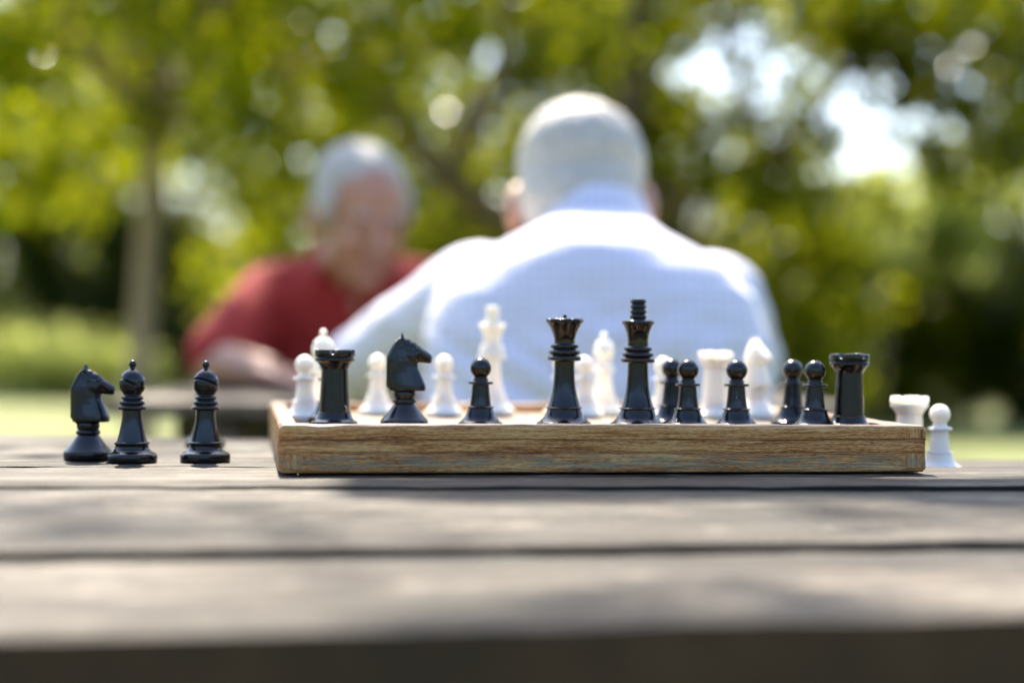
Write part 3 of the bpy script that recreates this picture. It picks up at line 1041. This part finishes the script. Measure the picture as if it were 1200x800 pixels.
# --- man in the white checked shirt, his back to us
wm = bpy.data.objects.new('person', None); COL.objects.link(wm); wm.location = (0.10, 2.06, 0)
tag(wm, 'white-haired man seen from behind in a pale checked shirt, hunched over the far table', 'person')
T = wm.location.copy()
hx = W(683, 185, 2.16)
hc = Vector((hx.x, 2.20, 1.008))
hrot = Matrix.Rotation(R(-5), 3, 'Z') @ Matrix.Rotation(R(-24), 3, 'X')
bmS = bmesh.new()
P = head_parts(bmS, hc, hrot, 0.97)
add_cone(bmS, (0.098, 2.165, 0.93), hc + Vector((0, -0.005, -0.02)), 0.062, 0.058)
shL, shR = Vector((-0.043, 2.115, 0.885)), Vector((0.240, 2.115, 0.880))
elL, elR = Vector((-0.205, 2.385, 0.800)), Vector((0.315, 2.375, 0.800))
wrL, wrR = Vector((-0.055, 2.545, 0.785)), Vector((0.215, 2.545, 0.785))
for sh, el, wr, sd in ((shL, elL, wrL, 1), (shR, elR, wrR, -1)):
    add_cone(bmS, sh, el, 0.045, 0.036)
    add_cone(bmS, el, wr, 0.036, 0.025)
    hand(bmS, wr, (wr - el) + Vector((0.05 * sd, 0.03, -0.02)), sd, Vector((0, 0, 1)), 0.3)
add_loft(bmS, [((0.10, 2.06, 0.50), .13, .09), ((0.10, 2.07, .75), .15, .09), ((0.10, 2.12, .90), .12, .07), ((0.10, 2.15, .94), .07, .06)])
fuse('body', bmS, 0.0035, 5, M['skin'], None).name = 'body'
bodyw = bpy.data.objects['body']


def under(root, o):
    o.parent = root
    o.matrix_parent_inverse = Matrix.Identity(4)
    o.location = -root.location
    return o


under(wm, bodyw)
bm = bmesh.new()
cx = 0.100
add_loft(bm, [((cx, 2.050, 0.455), .190, .135), ((cx, 2.040, 0.55), .192, .140), ((cx, 2.045, 0.66), .196, .146), ((cx, 2.053, 0.76), .202, .150), ((cx, 2.062, 0.84), .200, .147),
              ((cx, 2.072, 0.892), .188, .139), ((cx, 2.078, 0.922), .156, .135), ((cx, 2.084, 0.947), .112, .126), ((cx, 2.096, 0.968), .076, .108), ((cx, 2.122, 0.990), .056, .072)], 48, 2.25)
for sh, el, wr in ((shL, elL, wrL), (shR, elR, wrR)):
    add_ell(bm, sh + Vector((0, -0.005, -0.008)), (0.066, 0.07, 0.062))
    add_cone(bm, sh, el, 0.066, 0.051)
    w2 = el.lerp(wr, 0.86)
    add_cone(bm, el, w2, 0.051, 0.036)
    inner = Vector((cx + (sh.x - cx) * 0.45, sh.y + 0.01, sh.z + 0.026))
    add_cone(bm, inner, sh + Vector((0, 0, 0.0)), 0.046, 0.062)
def creases(co):
    # cloth pulled from the armpits towards the spine, and soft folds down the back
    v = co + noise.noise_vector(Vector((co.x * 10 + 3, co.y * 10, co.z * 13))) * 0.006
    n1 = noise.noise(Vector((co.x * 9 + co.z * 7, co.z * 22 - abs(co.x - 0.1) * 14, 5)))
    n2 = noise.noise(Vector((co.x * 24, co.z * 11 + co.x * 6, 8)))
    k_ = sstep(0.93, 0.80, co.z)
    v.y += k_ * (0.010 * (1 - abs(n1) * 3) * 0.5 + 0.005 * n2)
    return v


under(wm, fuse('shirt', bm, 0.005, 9, M['shirt'], None, 0.5, creases))
cb = lathe(bmesh.new(), [(0.056, -0.020), (0.067, -0.024), (0.071, -0.020), (0.068, -0.004), (0.063, 0.014), (0.0605, 0.0175), (0.058, 0.014), (0.056, -0.020)], 64,
           lambda r, z, a: (r * (1 + 0.012 * math.sin(5 * a)), z + 0.0015 * math.sin(3 * a)))
bmesh.ops.transform(cb, matrix=Matrix.Translation((0.100, 2.152, 0.990)) @ Matrix.Rotation(R(-16), 4, 'X') @ Matrix.Diagonal((1.0, 0.98, 1, 1)), verts=cb.verts[:])
under(wm, obj('collar', cb, M['shirt']))
bm = bmesh.new()
add_ell(bm, P(0, -0.022, 0.044), (0.081, 0.093, 0.080), hrot, 36)
add_ell(bm, P(0, -0.034, -0.006), (0.077, 0.070, 0.074), hrot, 36)
for t in (-1, 1): add_ell(bm, P(0.068 * t, 0.0, 0.040), (0.014, 0.045, 0.034), hrot, 20)
under(wm, fuse('hair', bm, 0.003, 3, M['hair_white'], None, 0.5, wrinkle(0.0022, 45, 9)))
fch = bpy.data.objects.new('tmp', None)
n0 = set(bpy.data.objects)
face_children(P, hrot, None, 0.97)
for o in set(bpy.data.objects) - n0:
    if o.parent is None: under(wm, o)
n0 = set(bpy.data.objects)
lower_body(None, (0.10, 2.06, 0.55), 1, 0)
for o in set(bpy.data.objects) - n0:
    if o.parent is None: under(wm, o)
bpy.data.objects.remove(fch)

# --- man in the red polo shirt, facing us and looking down
rm = bpy.data.objects.new('person', None); COL.objects.link(rm); rm.location = (-0.29, 3.24, 0)
tag(rm, 'grey-haired man in a red polo shirt facing us, head bowed over the far table', 'person')
hp = W(421, 216, 3.02)
hc = Vector((hp.x, 3.04, hp.z - 0.052))
hrot = Matrix.Rotation(R(180 + 26), 3, 'Z') @ Matrix.Rotation(R(-20), 3, 'X')
bmS = bmesh.new()
P = head_parts(bmS, hc, hrot, 0.98)
add_cone(bmS, (-0.272, 3.13, 0.945), hc + Vector((0.0, 0.035, -0.045)), 0.064, 0.058)
shA, shB = Vector((-0.440, 3.16, 0.905)), Vector((-0.115, 3.19, 0.905))
elA, elB = Vector((-0.500, 2.985, 0.794)), Vector((-0.03, 3.00, 0.800))
wrA, wrB = Vector((-0.400, 2.875, 0.782)), Vector((-0.19, 2.85, 0.782))
for sh, el, wr, sd in ((shA, elA, wrA, -1), (shB, elB, wrB, 1)):
    add_cone(bmS, sh, el, 0.050, 0.041)
    add_cone(bmS, el, wr, 0.041, 0.027)
    hand(bmS, wr, (wr - el) + Vector((-0.04 * sd, 0.0, -0.02)), sd, Vector((0, 0, 1)), 0.25)
add_loft(bmS, [((-0.285, 3.24, 0.50), .13, .09), ((-0.285, 3.22, .75), .15, .09), ((-0.28, 3.17, .91), .12, .07), ((-0.278, 3.14, .95), .07, .06)])
under(rm, fuse('body', bmS, 0.0035, 4, M['skin'], None))
bm = bmesh.new()
cx = -0.283
add_loft(bm, [((cx, 3.250, 0.455), .185, .135), ((cx, 3.250, 0.58), .190, .140), ((cx, 3.235, 0.70), .192, .140), ((cx, 3.215, 0.80), .195, .132), ((cx, 3.195, 0.87), .190, .122),
              ((cx, 3.175, 0.92), .165, .105), ((cx, 3.160, 0.955), .115, .085), ((cx + 0.005, 3.155, 0.978), .076, .066)], 48, 2.3)
for sh, el in ((shA, elA), (shB, elB)):
    add_ell(bm, sh, (0.068, 0.07, 0.066))
    add_cone(bm, sh, sh.lerp(el, 0.90), 0.068, 0.062)
    add_cone(bm, Vector((cx + (sh.x - cx) * 0.45, sh.y, sh.z + 0.025)), sh, 0.062, 0.062)
under(rm, fuse('polo_shirt', bm, 0.006, 8, M['red'], None, 0.5, wrinkle(0.007, 11, 21)))
bm = bmesh.new()   # skin in the open placket reads as the neck; collar leaves
for t in (-1, 1):
    add_cone(bm, (cx + 0.070 * t, 3.150, 0.985), (cx + 0.052 * t, 3.075, 0.940), 0.012, 0.010, 2.4, 12)
    add_cone(bm, (cx + 0.070 * t, 3.150, 0.985), (cx + 0.03 * t, 3.215, 1.0), 0.012, 0.012, 2.4, 12)
under(rm, fuse('collar', bm, 0.003, 3, M['red'], None))
bm = bmesh.new()
add_cone(bm, (cx + 0.008, 3.112, 0.962), (cx + 0.008, 3.084, 0.895), 0.036, 0.014, 1, 16)
under(rm, fuse('open_neckline', bm, 0.003, 3, M['skin'], None))
bm = bmesh.new()
add_ell(bm, P(0, -0.022, 0.053), (0.079, 0.086, 0.072), hrot, 36)
add_ell(bm, P(0, -0.050, -0.010), (0.076, 0.058, 0.055), hrot, 36)
for t in (-1, 1): add_ell(bm, P(0.072 * t, 0.010, 0.022), (0.015, 0.040, 0.040), hrot, 20)
under(rm, fuse('hair', bm, 0.003, 3, M['hair_grey'], None, 0.5, wrinkle(0.003, 60, 2)))
n0 = set(bpy.data.objects)
face_children(P, hrot, None, 0.98)
lower_body(None, (-0.285, 3.26, 0.55), -1, 0)
for o in set(bpy.data.objects) - n0:
    if o.parent is None: under(rm, o)

# ------------------------------------------------------------------ ground
def make_grass_ground():
    m, nt, b = mat('lawn')
    tc = N(nt, 'ShaderNodeTexCoord')
    n1 = noise_tex(nt, tc.outputs['Object'], 0.35, 4)
    n2 = noise_tex(nt, tc.outputs['Object'], 14, 6, 0.7)
    c = ramp(nt, n1, [(0.35, (0.12, 0.17, 0.02)), (0.65, (0.22, 0.25, 0.045))])
    c = mixc(nt, ramp(nt, n2, [(0.3, 0.0), (0.75, 0.6)]), c, (0.24, 0.23, 0.09))
    nt.links.new(c, b.inputs['Base Color'])
    b.inputs['Roughness'].default_value = 0.8
    bump(nt, n2, b, 1.0, 0.05)
    return m


bm = bmesh.new()
n = 90
for i in range(n + 1):
    for j in range(n + 1):
        x = (i / n - 0.5) * 2; y = (j / n - 0.5) * 2
        x = math.copysign(abs(x) ** 2.2, x) * 260; y = math.copysign(abs(y) ** 2.2, y) * 260
        dd = math.hypot(x, y)
        z = 0.35 * sstep(8, 30, dd) * noise.noise(Vector((x * 0.06, y * 0.06, 2)))
        bm.verts.new((x, y, z))
bm.verts.ensure_lookup_table()
for i in range(n):
    for j in range(n):
        a = i * (n + 1) + j
        bm.faces.new([bm.verts[k] for k in (a, a + n + 1, a + n + 2, a + 1)])
tag(obj('lawn', bm, make_grass_ground()), 'grass lawn of the park', None, None, 'structure')


# ------------------------------------------------------------------ foliage
def leaf_arrays(centers, size, flat=0.6):
    n = len(centers)
    d = rng.normal(size=(n, 3)); d /= np.linalg.norm(d, axis=1)[:, None]
    nrm = rng.normal(size=(n, 3)); nrm[:, 2] = np.abs(nrm[:, 2]) + 0.35
    s = np.cross(d, nrm); s /= (np.linalg.norm(s, axis=1)[:, None] + 1e-9)
    L = size * rng.uniform(0.6, 1.35, size=(n, 1))
    w = L * rng.uniform(0.42, 0.62, size=(n, 1))
    p0 = centers - d * L * 0.5
    p2 = centers + d * L * 0.5
    mid = centers - d * L * 0.06
    p1 = mid + s * w * 0.5
    p3 = mid - s * w * 0.5
    return np.stack([p0, p1, p2, p3], axis=1).reshape(-1, 3)


def leaves_obj(name, centers, size, mt, parent=None, origin=(0, 0, 0)):
    v = leaf_arrays(np.asarray(centers) - np.array(origin), size)
    n = len(centers)
    me = bpy.data.meshes.new(name)
    me.vertices.add(n * 4); me.loops.add(n * 4); me.polygons.add(n)
    me.vertices.foreach_set('co', v.astype(np.float32).ravel())
    me.loops.foreach_set('vertex_index', np.arange(n * 4, dtype=np.int32))
    me.polygons.foreach_set('loop_start', np.arange(0, n * 4, 4, dtype=np.int32))
    me.polygons.foreach_set('loop_total', np.full(n, 4, dtype=np.int32))
    me.update(calc_edges=True)
    a = me.attributes.new('leafvar', 'FLOAT', 'FACE')
    a.data.foreach_set('value', rng.random(n).astype(np.float32))
    me.materials.append(mt)
    return link(bpy.data.objects.new(name, me), parent)


def limb(bm, pts, r0, r1, seg=10):
    P_ = [Vector(p) for p in pts]
    out = []
    for i in range(len(P_) - 1):
        a, b = P_[i], P_[i + 1]
        for k in range(6):
            t = k / 6
            p0 = P_[max(i - 1, 0)]; p3 = P_[min(i + 2, len(P_) - 1)]
            out.append(0.5 * ((2 * a) + (-p0 + b) * t + (2 * p0 - 5 * a + 4 * b - p3) * t * t + (-p0 + 3 * a - 3 * b + p3) * t ** 3))
    out.append(P_[-1])
    n_ = len(out); rings = []
    for i, p in enumerate(out):
        ax = (out[min(i + 1, n_ - 1)] - out[max(i - 1, 0)]).normalized()
        u = Vector((0, 1, 0)) if abs(ax.y) < 0.9 else Vector((1, 0, 0))
        s = ax.cross(u).normalized(); u = s.cross(ax)
        r = r0 + (r1 - r0) * i / (n_ - 1)
        ring = []
        for k in range(seg):
            a = 2 * math.pi * k / seg
            rr = r * (1 + 0.14 * noise.noise(Vector((math.cos(a) * 2, math.sin(a) * 2, i * 0.35 + r0 * 50))))
            ring.append(bm.verts.new(p + s * rr * math.cos(a) + u * rr * math.sin(a)))
        rings.append(ring)
    for x, y in zip(rings, rings[1:]):
        for k in range(seg):
            j = (k + 1) % seg
            bm.faces.new((x[k], x[j], y[j], y[k]))
    bm.faces.new(rings[0]); bm.faces.new(rings[-1])


def px_of(p):
    v = Vector(p) - CAM
    dz = v.dot(fwd)
    return 600 + FPX * v.dot(right) / dz, 400 - FPX * v.dot(up) / dz


def tree(label, base, trunk_pts, r0, limbs, clumps, nleaf, leaf, lm, bark, group=None, name='tree', spread=0.55):
    """clumps: list of (centre, radius)"""
    root = empty(name, base, label, 'tree', group)
    O = Vector(base)
    bm = bmesh.new()
    limb(bm, [Vector(p) - O for p in trunk_pts], r0, r0 * 0.55, 14)
    obj('trunk', bm, bark, root)
    for pts, a, b in limbs:
        bm = bmesh.new()
        limb(bm, [Vector(p) - O for p in pts], a, b, 9)
        obj('limb', bm, bark, root)
    tot = sum(r ** 2 for _, r in clumps)
    arr = []
    for c, r in clumps:
        k = max(8, int(nleaf * r ** 2 / tot))
        sub = max(1, int(4 * r * r / 0.25))
        # every clump is itself a set of sprays
        sc_ = rng.normal(size=(sub * 3, 3)) * r * spread * np.array([1, 1, 0.75])
        idx = rng.integers(0, len(sc_), k)
        pts = sc_[idx] + rng.normal(size=(k, 3)) * r * 0.20
        arr.append(np.array(c) + pts)
    if arr:
        leaves_obj('crown', np.concatenate(arr), leaf, lm, root, base)
    return root


def auto_clumps(c, r, n, rad, keep=None, zmin=0.5):
    out = []
    tries = 0
    while len(out) < n and tries < n * 40:
        tries += 1
        v = rng.normal(size=3); v /= np.linalg.norm(v)
        f = rng.uniform(0.25, 1.0) ** 0.5
        p = np.array(c) + v * np.array(r) * f
        if p[2] < zmin: continue
        if keep is not None and not keep(p): continue
        out.append((p, rad * rng.uniform(0.7, 1.25)))
    return out


def auto_limbs(top, clumps, k, r):
    out = []
    for i in rng.choice(len(clumps), size=min(k, len(clumps)), replace=False):
        c = Vector(clumps[i][0]); t = Vector(top)
        mid = t.lerp(c, 0.5) + Vector((0, 0, 0.15))
        out.append(([t, mid, c], r, r * 0.3))
    return out


# openings where the sky shows between the trees (each a hole through the canopy, along a line of sight)
HOLES = [(912, 62, 38), (874, 122, 34), (985, 150, 30), (1045, 138, 36), (1128, 95, 19), (1110, 130, 13), (900, 95, 20), (865, 160, 14), (1020, 100, 16), (790, 75, 14), (835, 85, 16), (960, 105, 12),
         (430, 30, 13), (372, 70, 11), (455, 18, 9), (550, 12, 12), (498, 60, 8), (268, 85, 9), (785, 22, 9), (655, 50, 8), (1175, 130, 9), (205, 20, 7)]


EL, AZ = R(52), R(-9)
SUN = Vector((math.sin(AZ) * math.cos(EL), math.cos(AZ) * math.cos(EL), math.sin(EL)))


def sun_gap(p, rad=0.0):
    # the canopy is open where the sun comes through onto the two men
    q_ = Vector(p) - SUN * ((p[2] - 1.0) / SUN.z)
    t_ = Vector(p) - SUN * ((p[2] - 0.75) / SUN.z)
    return not ((-0.75 < q_.x < 0.8 and 1.5 < q_.y < 2.75) or (-1.1 < t_.x < 0.9 and 0.4 < t_.y < 2.0))


def open_sky(extra=0.0):
    def k(p):
        if not sun_gap(p): return False
        x, y = px_of(p)
        for hx_, hy, hr in HOLES:
            if (x - hx_) ** 2 + (y - hy) ** 2 < (hr + extra) ** 2: return False
        return True
    return k


# 1. slim pale trunk on the left
b = W(172, 403, 7.0); bx, by = b.x, 7.0
top = (bx + 0.02, by, 1.65)
cl = auto_clumps((bx + 0.1, by - 0.45, 2.75), (1.7, 1.6, 1.5), 78, 0.34, None, 1.25)
tree('slim young tree with a pale trunk, left behind the man in red', (bx, by, 0), [(bx, by, -0.05), (bx - 0.02, by, 0.8), top, (bx + 0.05, by, 2.3)], 0.060,
     auto_limbs(top, cl, 9, 0.03), cl, 20000, 0.075, M['leaf_lime'], M['bark_pale'])

# 2. spreading tree right behind the players; its limbs fork behind the heads
D2 = 8.0
b = W(700, 403, D2); bx, by = b.x, D2
fork = W(690, 300, D2)
up_l = [fork, W(600, 262, D2), W(520, 205, D2), W(452, 120, D2 - .2), W(400, 20, D2 - .4)]
up_m = [W(700, 260, D2), W(742, 120, D2), W(752, 20, D2), W(770, -160, D2)]
up_r = [W(700, 270, D2), W(790, 222, D2), W(870, 206, D2 - .1), W(930, 160, D2 - .3), W(1010, 60, D2 - .5)]
up_s = [W(520, 205, D2), W(575, 120, D2 + .1), W(590, 20, D2 + .2), W(610, -100, D2)]
ks = open_sky(25)
cl = auto_clumps((bx + 0.2, by + 0.3, 4.6), (3.6, 3.6, 2.5), 150, 0.46, ks, 2.0)
cl += [(np.array(W(x, y, D2 + rng.uniform(-1, 1))), 0.22) for x, y in ((620, 40), (540, 60), (700, 30), (820, 200), (800, 150), (1000, 30), (1080, 40), (960, 210), (870, 240), (660, 80), (480, 60), (1160, 30), (1180, 60), (830, 30))]
for x, y in ((1082, 112), (1000, 18), (1045, 45), (1090, 15), (1140, 18), (1190, 22), (1192, 75), (1185, 125), (1195, 180), (1010, 52), (1080, 45), (965, 15), (820, 12), (1150, 180), (1120, 200), (930, 190), (905, 215), (840, 170), (815, 130), (1160, 40)):
    for k in range(5):
        cl.append((np.array(W(x, y, D2 + rng.uniform(-.8, .8))) + rng.normal(size=3) * 0.05, 0.20))
for k in range(9):   # sprays that keep the man in red in the shade
    cl.append((np.array(Vector((-0.32 + rng.uniform(-.3, .25), 3.05 + rng.uniform(-.2, .3), 1.05)) + SUN * (rng.uniform(4.0, 5.0))), 0.24))
tree('broad spreading tree with forked brown limbs behind the two heads', (bx, by, 0), [(bx, by, -0.05), (bx + .02, by, 0.7), fork, up_m[1]], 0.14,
     [(up_l, 0.085, 0.03), (up_m, 0.085, 0.05), (up_r, 0.08, 0.025), (up_s, 0.05, 0.02)] + auto_limbs(up_m[-1], cl, 8, 0.04), cl, 42000, 0.085, M['leaf_mid'], M['bark'])

# 3. further trees closing the view
GB = 'trees closing the view behind the players'
ks = open_sky(15)
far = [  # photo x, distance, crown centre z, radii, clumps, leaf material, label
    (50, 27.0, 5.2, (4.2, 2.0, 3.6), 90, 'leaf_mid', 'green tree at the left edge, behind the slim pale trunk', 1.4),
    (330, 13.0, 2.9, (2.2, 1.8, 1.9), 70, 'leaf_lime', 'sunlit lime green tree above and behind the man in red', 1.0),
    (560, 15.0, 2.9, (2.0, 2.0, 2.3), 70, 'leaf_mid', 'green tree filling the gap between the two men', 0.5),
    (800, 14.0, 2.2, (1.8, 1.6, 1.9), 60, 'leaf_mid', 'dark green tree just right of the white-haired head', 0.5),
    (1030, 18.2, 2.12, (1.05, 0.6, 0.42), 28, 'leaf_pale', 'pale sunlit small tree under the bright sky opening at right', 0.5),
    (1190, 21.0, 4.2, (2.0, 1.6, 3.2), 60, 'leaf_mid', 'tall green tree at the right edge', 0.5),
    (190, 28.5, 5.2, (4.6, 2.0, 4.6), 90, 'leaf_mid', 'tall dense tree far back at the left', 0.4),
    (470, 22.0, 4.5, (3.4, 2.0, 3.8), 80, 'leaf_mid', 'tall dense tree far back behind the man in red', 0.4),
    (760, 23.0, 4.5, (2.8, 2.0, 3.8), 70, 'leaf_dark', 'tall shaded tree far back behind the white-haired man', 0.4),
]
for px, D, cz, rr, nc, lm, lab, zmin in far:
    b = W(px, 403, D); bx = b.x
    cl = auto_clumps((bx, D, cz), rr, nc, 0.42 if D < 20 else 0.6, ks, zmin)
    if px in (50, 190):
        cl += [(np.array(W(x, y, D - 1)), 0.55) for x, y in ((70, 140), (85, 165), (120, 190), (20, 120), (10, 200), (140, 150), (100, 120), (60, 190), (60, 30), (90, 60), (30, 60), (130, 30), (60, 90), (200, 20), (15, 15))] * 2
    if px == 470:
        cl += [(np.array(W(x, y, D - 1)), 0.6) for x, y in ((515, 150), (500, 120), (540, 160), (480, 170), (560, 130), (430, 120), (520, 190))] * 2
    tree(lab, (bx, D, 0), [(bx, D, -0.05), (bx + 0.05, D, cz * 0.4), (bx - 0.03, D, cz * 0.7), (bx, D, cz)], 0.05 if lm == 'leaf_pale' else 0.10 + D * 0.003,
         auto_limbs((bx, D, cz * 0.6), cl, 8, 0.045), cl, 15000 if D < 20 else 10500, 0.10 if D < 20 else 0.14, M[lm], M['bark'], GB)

# unseen added tree: its long limb and sprays cast shade on the near table
def over(px, py, z):
    t_ = onz(px, py, CAMZ - 0.088)
    return np.array(t_ + SUN * ((z - t_.z) / SUN.z))


cl = []
for (px, py, r_) in ((1000, 715, .20), (1160, 690, .16), (820, 720, .12), (1120, 610, .08), (700, 690, .07), (60, 612, .08), (230, 604, .07), (150, 522, .16), (20, 530, .12), (270, 526, .10)):
    for k in range(2):
        p_ = over(px, py, rng.uniform(4.0, 4.9))
        cl.append((p_ + rng.normal(size=3) * 0.05, r_))
shadow_bough = [(1.95, 5.3, 2.7), (1.6, 4.0, 3.15), (1.15, 3.15, 3.2)] + [tuple(over(x, y, 3.2)) for x, y in ((1250, 583), (1060, 580), (800, 581), (560, 582), (400, 581))]
tree('unseen leaning tree, its long limb added to shade the near table', (2.1, 5.6, 0), [(2.1, 5.6, -0.05), (2.05, 5.6, 1.6), (1.95, 5.3, 2.7), (1.2, 5.0, 4.4)], 0.11,
     [(shadow_bough, 0.058, 0.044)] + [([(1.2, 5.0, 4.4), tuple(cl[k][0] * 0.5 + np.array((1.2, 5.0, 4.4)) * 0.5 + np.array((0, 0, .2))), tuple(cl[k][0])], 0.025, 0.006) for k in (2, 6)],
     cl, 420, 0.045, M['leaf_mid'], M['bark'])

# 4. shrubs and hedges along the lawn
def shrub(label, px, D, cz, rr, n_, lm, leaf=0.10, group='shrubs along the far side of the lawn', zmin=0.05):
    b_ = W(px, 403, D)
    root = empty('shrub', (b_.x, D, 0), label, 'shrub', group)
    bm_ = bmesh.new()
    for k in range(5):
        a = k * 1.3
        limb(bm_, [(0.05 * math.cos(a), 0.05 * math.sin(a), -0.05), (0.2 * math.cos(a), 0.2 * math.sin(a), cz * 0.6), (0.5 * rr[0] * math.cos(a), 0.4 * rr[1] * math.sin(a), cz)], 0.03, 0.01, 7)
    obj('stems', bm_, M['bark'], root)
    cl_ = auto_clumps((b_.x, D, cz), rr, 46, 0.30, None, zmin)
    arr = []
    for c, r in cl_:
        k = n_ // len(cl_)
        arr.append(np.array(c) + rng.normal(size=(k, 3)) * r * 0.5)
    a = np.concatenate(arr); a[:, 2] = np.abs(a[:, 2] - 0.02) + 0.02
    leaves_obj('foliage', a, leaf, lm, root, (b_.x, D, 0))
    return root


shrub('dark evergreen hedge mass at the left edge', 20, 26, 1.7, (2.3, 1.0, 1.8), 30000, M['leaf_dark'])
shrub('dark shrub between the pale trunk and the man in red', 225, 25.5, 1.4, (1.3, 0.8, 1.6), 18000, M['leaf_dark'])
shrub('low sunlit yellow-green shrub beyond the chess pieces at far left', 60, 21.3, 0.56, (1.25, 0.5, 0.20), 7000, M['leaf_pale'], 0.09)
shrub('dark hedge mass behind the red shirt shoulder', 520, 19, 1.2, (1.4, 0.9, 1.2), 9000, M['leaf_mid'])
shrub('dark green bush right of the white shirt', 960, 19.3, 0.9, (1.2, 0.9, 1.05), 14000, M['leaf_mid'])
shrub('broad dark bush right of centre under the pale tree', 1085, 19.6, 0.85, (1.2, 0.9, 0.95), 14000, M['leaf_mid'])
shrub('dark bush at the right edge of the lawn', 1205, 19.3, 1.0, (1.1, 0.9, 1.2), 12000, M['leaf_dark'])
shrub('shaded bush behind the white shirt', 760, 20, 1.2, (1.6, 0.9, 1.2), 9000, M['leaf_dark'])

# 5. wood around the park: reads as one mass
pts = []
for k in range(80000):
    a = rng.uniform(0, 2 * math.pi)
    rad = rng.uniform(42, 52)
    ahead = math.cos(a)                       # 1 = straight ahead (+y)
    top_h = 3.9 if ahead > 0.9 else 11.5
    top_h *= 0.72 + 0.45 * (noise.noise(Vector((math.sin(a) * 9, math.cos(a) * 9, 1))) + 0.5)
    z = rng.uniform(0, 1) ** 0.8 * top_h
    pts.append((math.sin(a) * rad, math.cos(a) * rad, z))
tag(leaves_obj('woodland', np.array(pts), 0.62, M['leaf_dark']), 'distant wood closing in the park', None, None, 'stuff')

# ------------------------------------------------------------------ light
s = SUN
ld = bpy.data.lights.new('sun', 'SUN'); ld.energy = 4.6; ld.angle = R(0.53); ld.color = (1.0, 0.90, 0.74)
lo = bpy.data.objects.new('sun', ld); COL.objects.link(lo)
lo.rotation_euler = s.to_track_quat('Z', 'Y').to_euler(); lo.location = (0, 0, 20)
w = bpy.data.worlds.new('World'); SC.world = w; w.use_nodes = True
nt = w.node_tree
sky = nt.nodes.new('ShaderNodeTexSky'); sky.sky_type = 'NISHITA'; sky.sun_disc = False
sky.sun_elevation = EL; sky.sun_rotation = AZ; sky.air_density = 1.0; sky.dust_density = 2.4; sky.ozone_density = 4.0
bg = nt.nodes['Background']; nt.links.new(sky.outputs[0], bg.inputs[0]); bg.inputs[1].default_value = 0.14

SC.view_settings.view_transform = 'Standard'
SC.view_settings.look = 'None'
SC.view_settings.exposure = 1.72
SC.view_settings.gamma = 1
SC.render.engine = 'CYCLES'
cy = SC.cycles
cy.use_denoising = True
try: cy.denoiser = 'OPENIMAGEDENOISE'
except Exception: pass
cy.max_bounces = 8; cy.diffuse_bounces = 3; cy.glossy_bounces = 4; cy.transmission_bounces = 4; cy.transparent_max_bounces = 4
cy.sample_clamp_indirect = 6.0
cy.caustics_reflective = False; cy.caustics_refractive = False
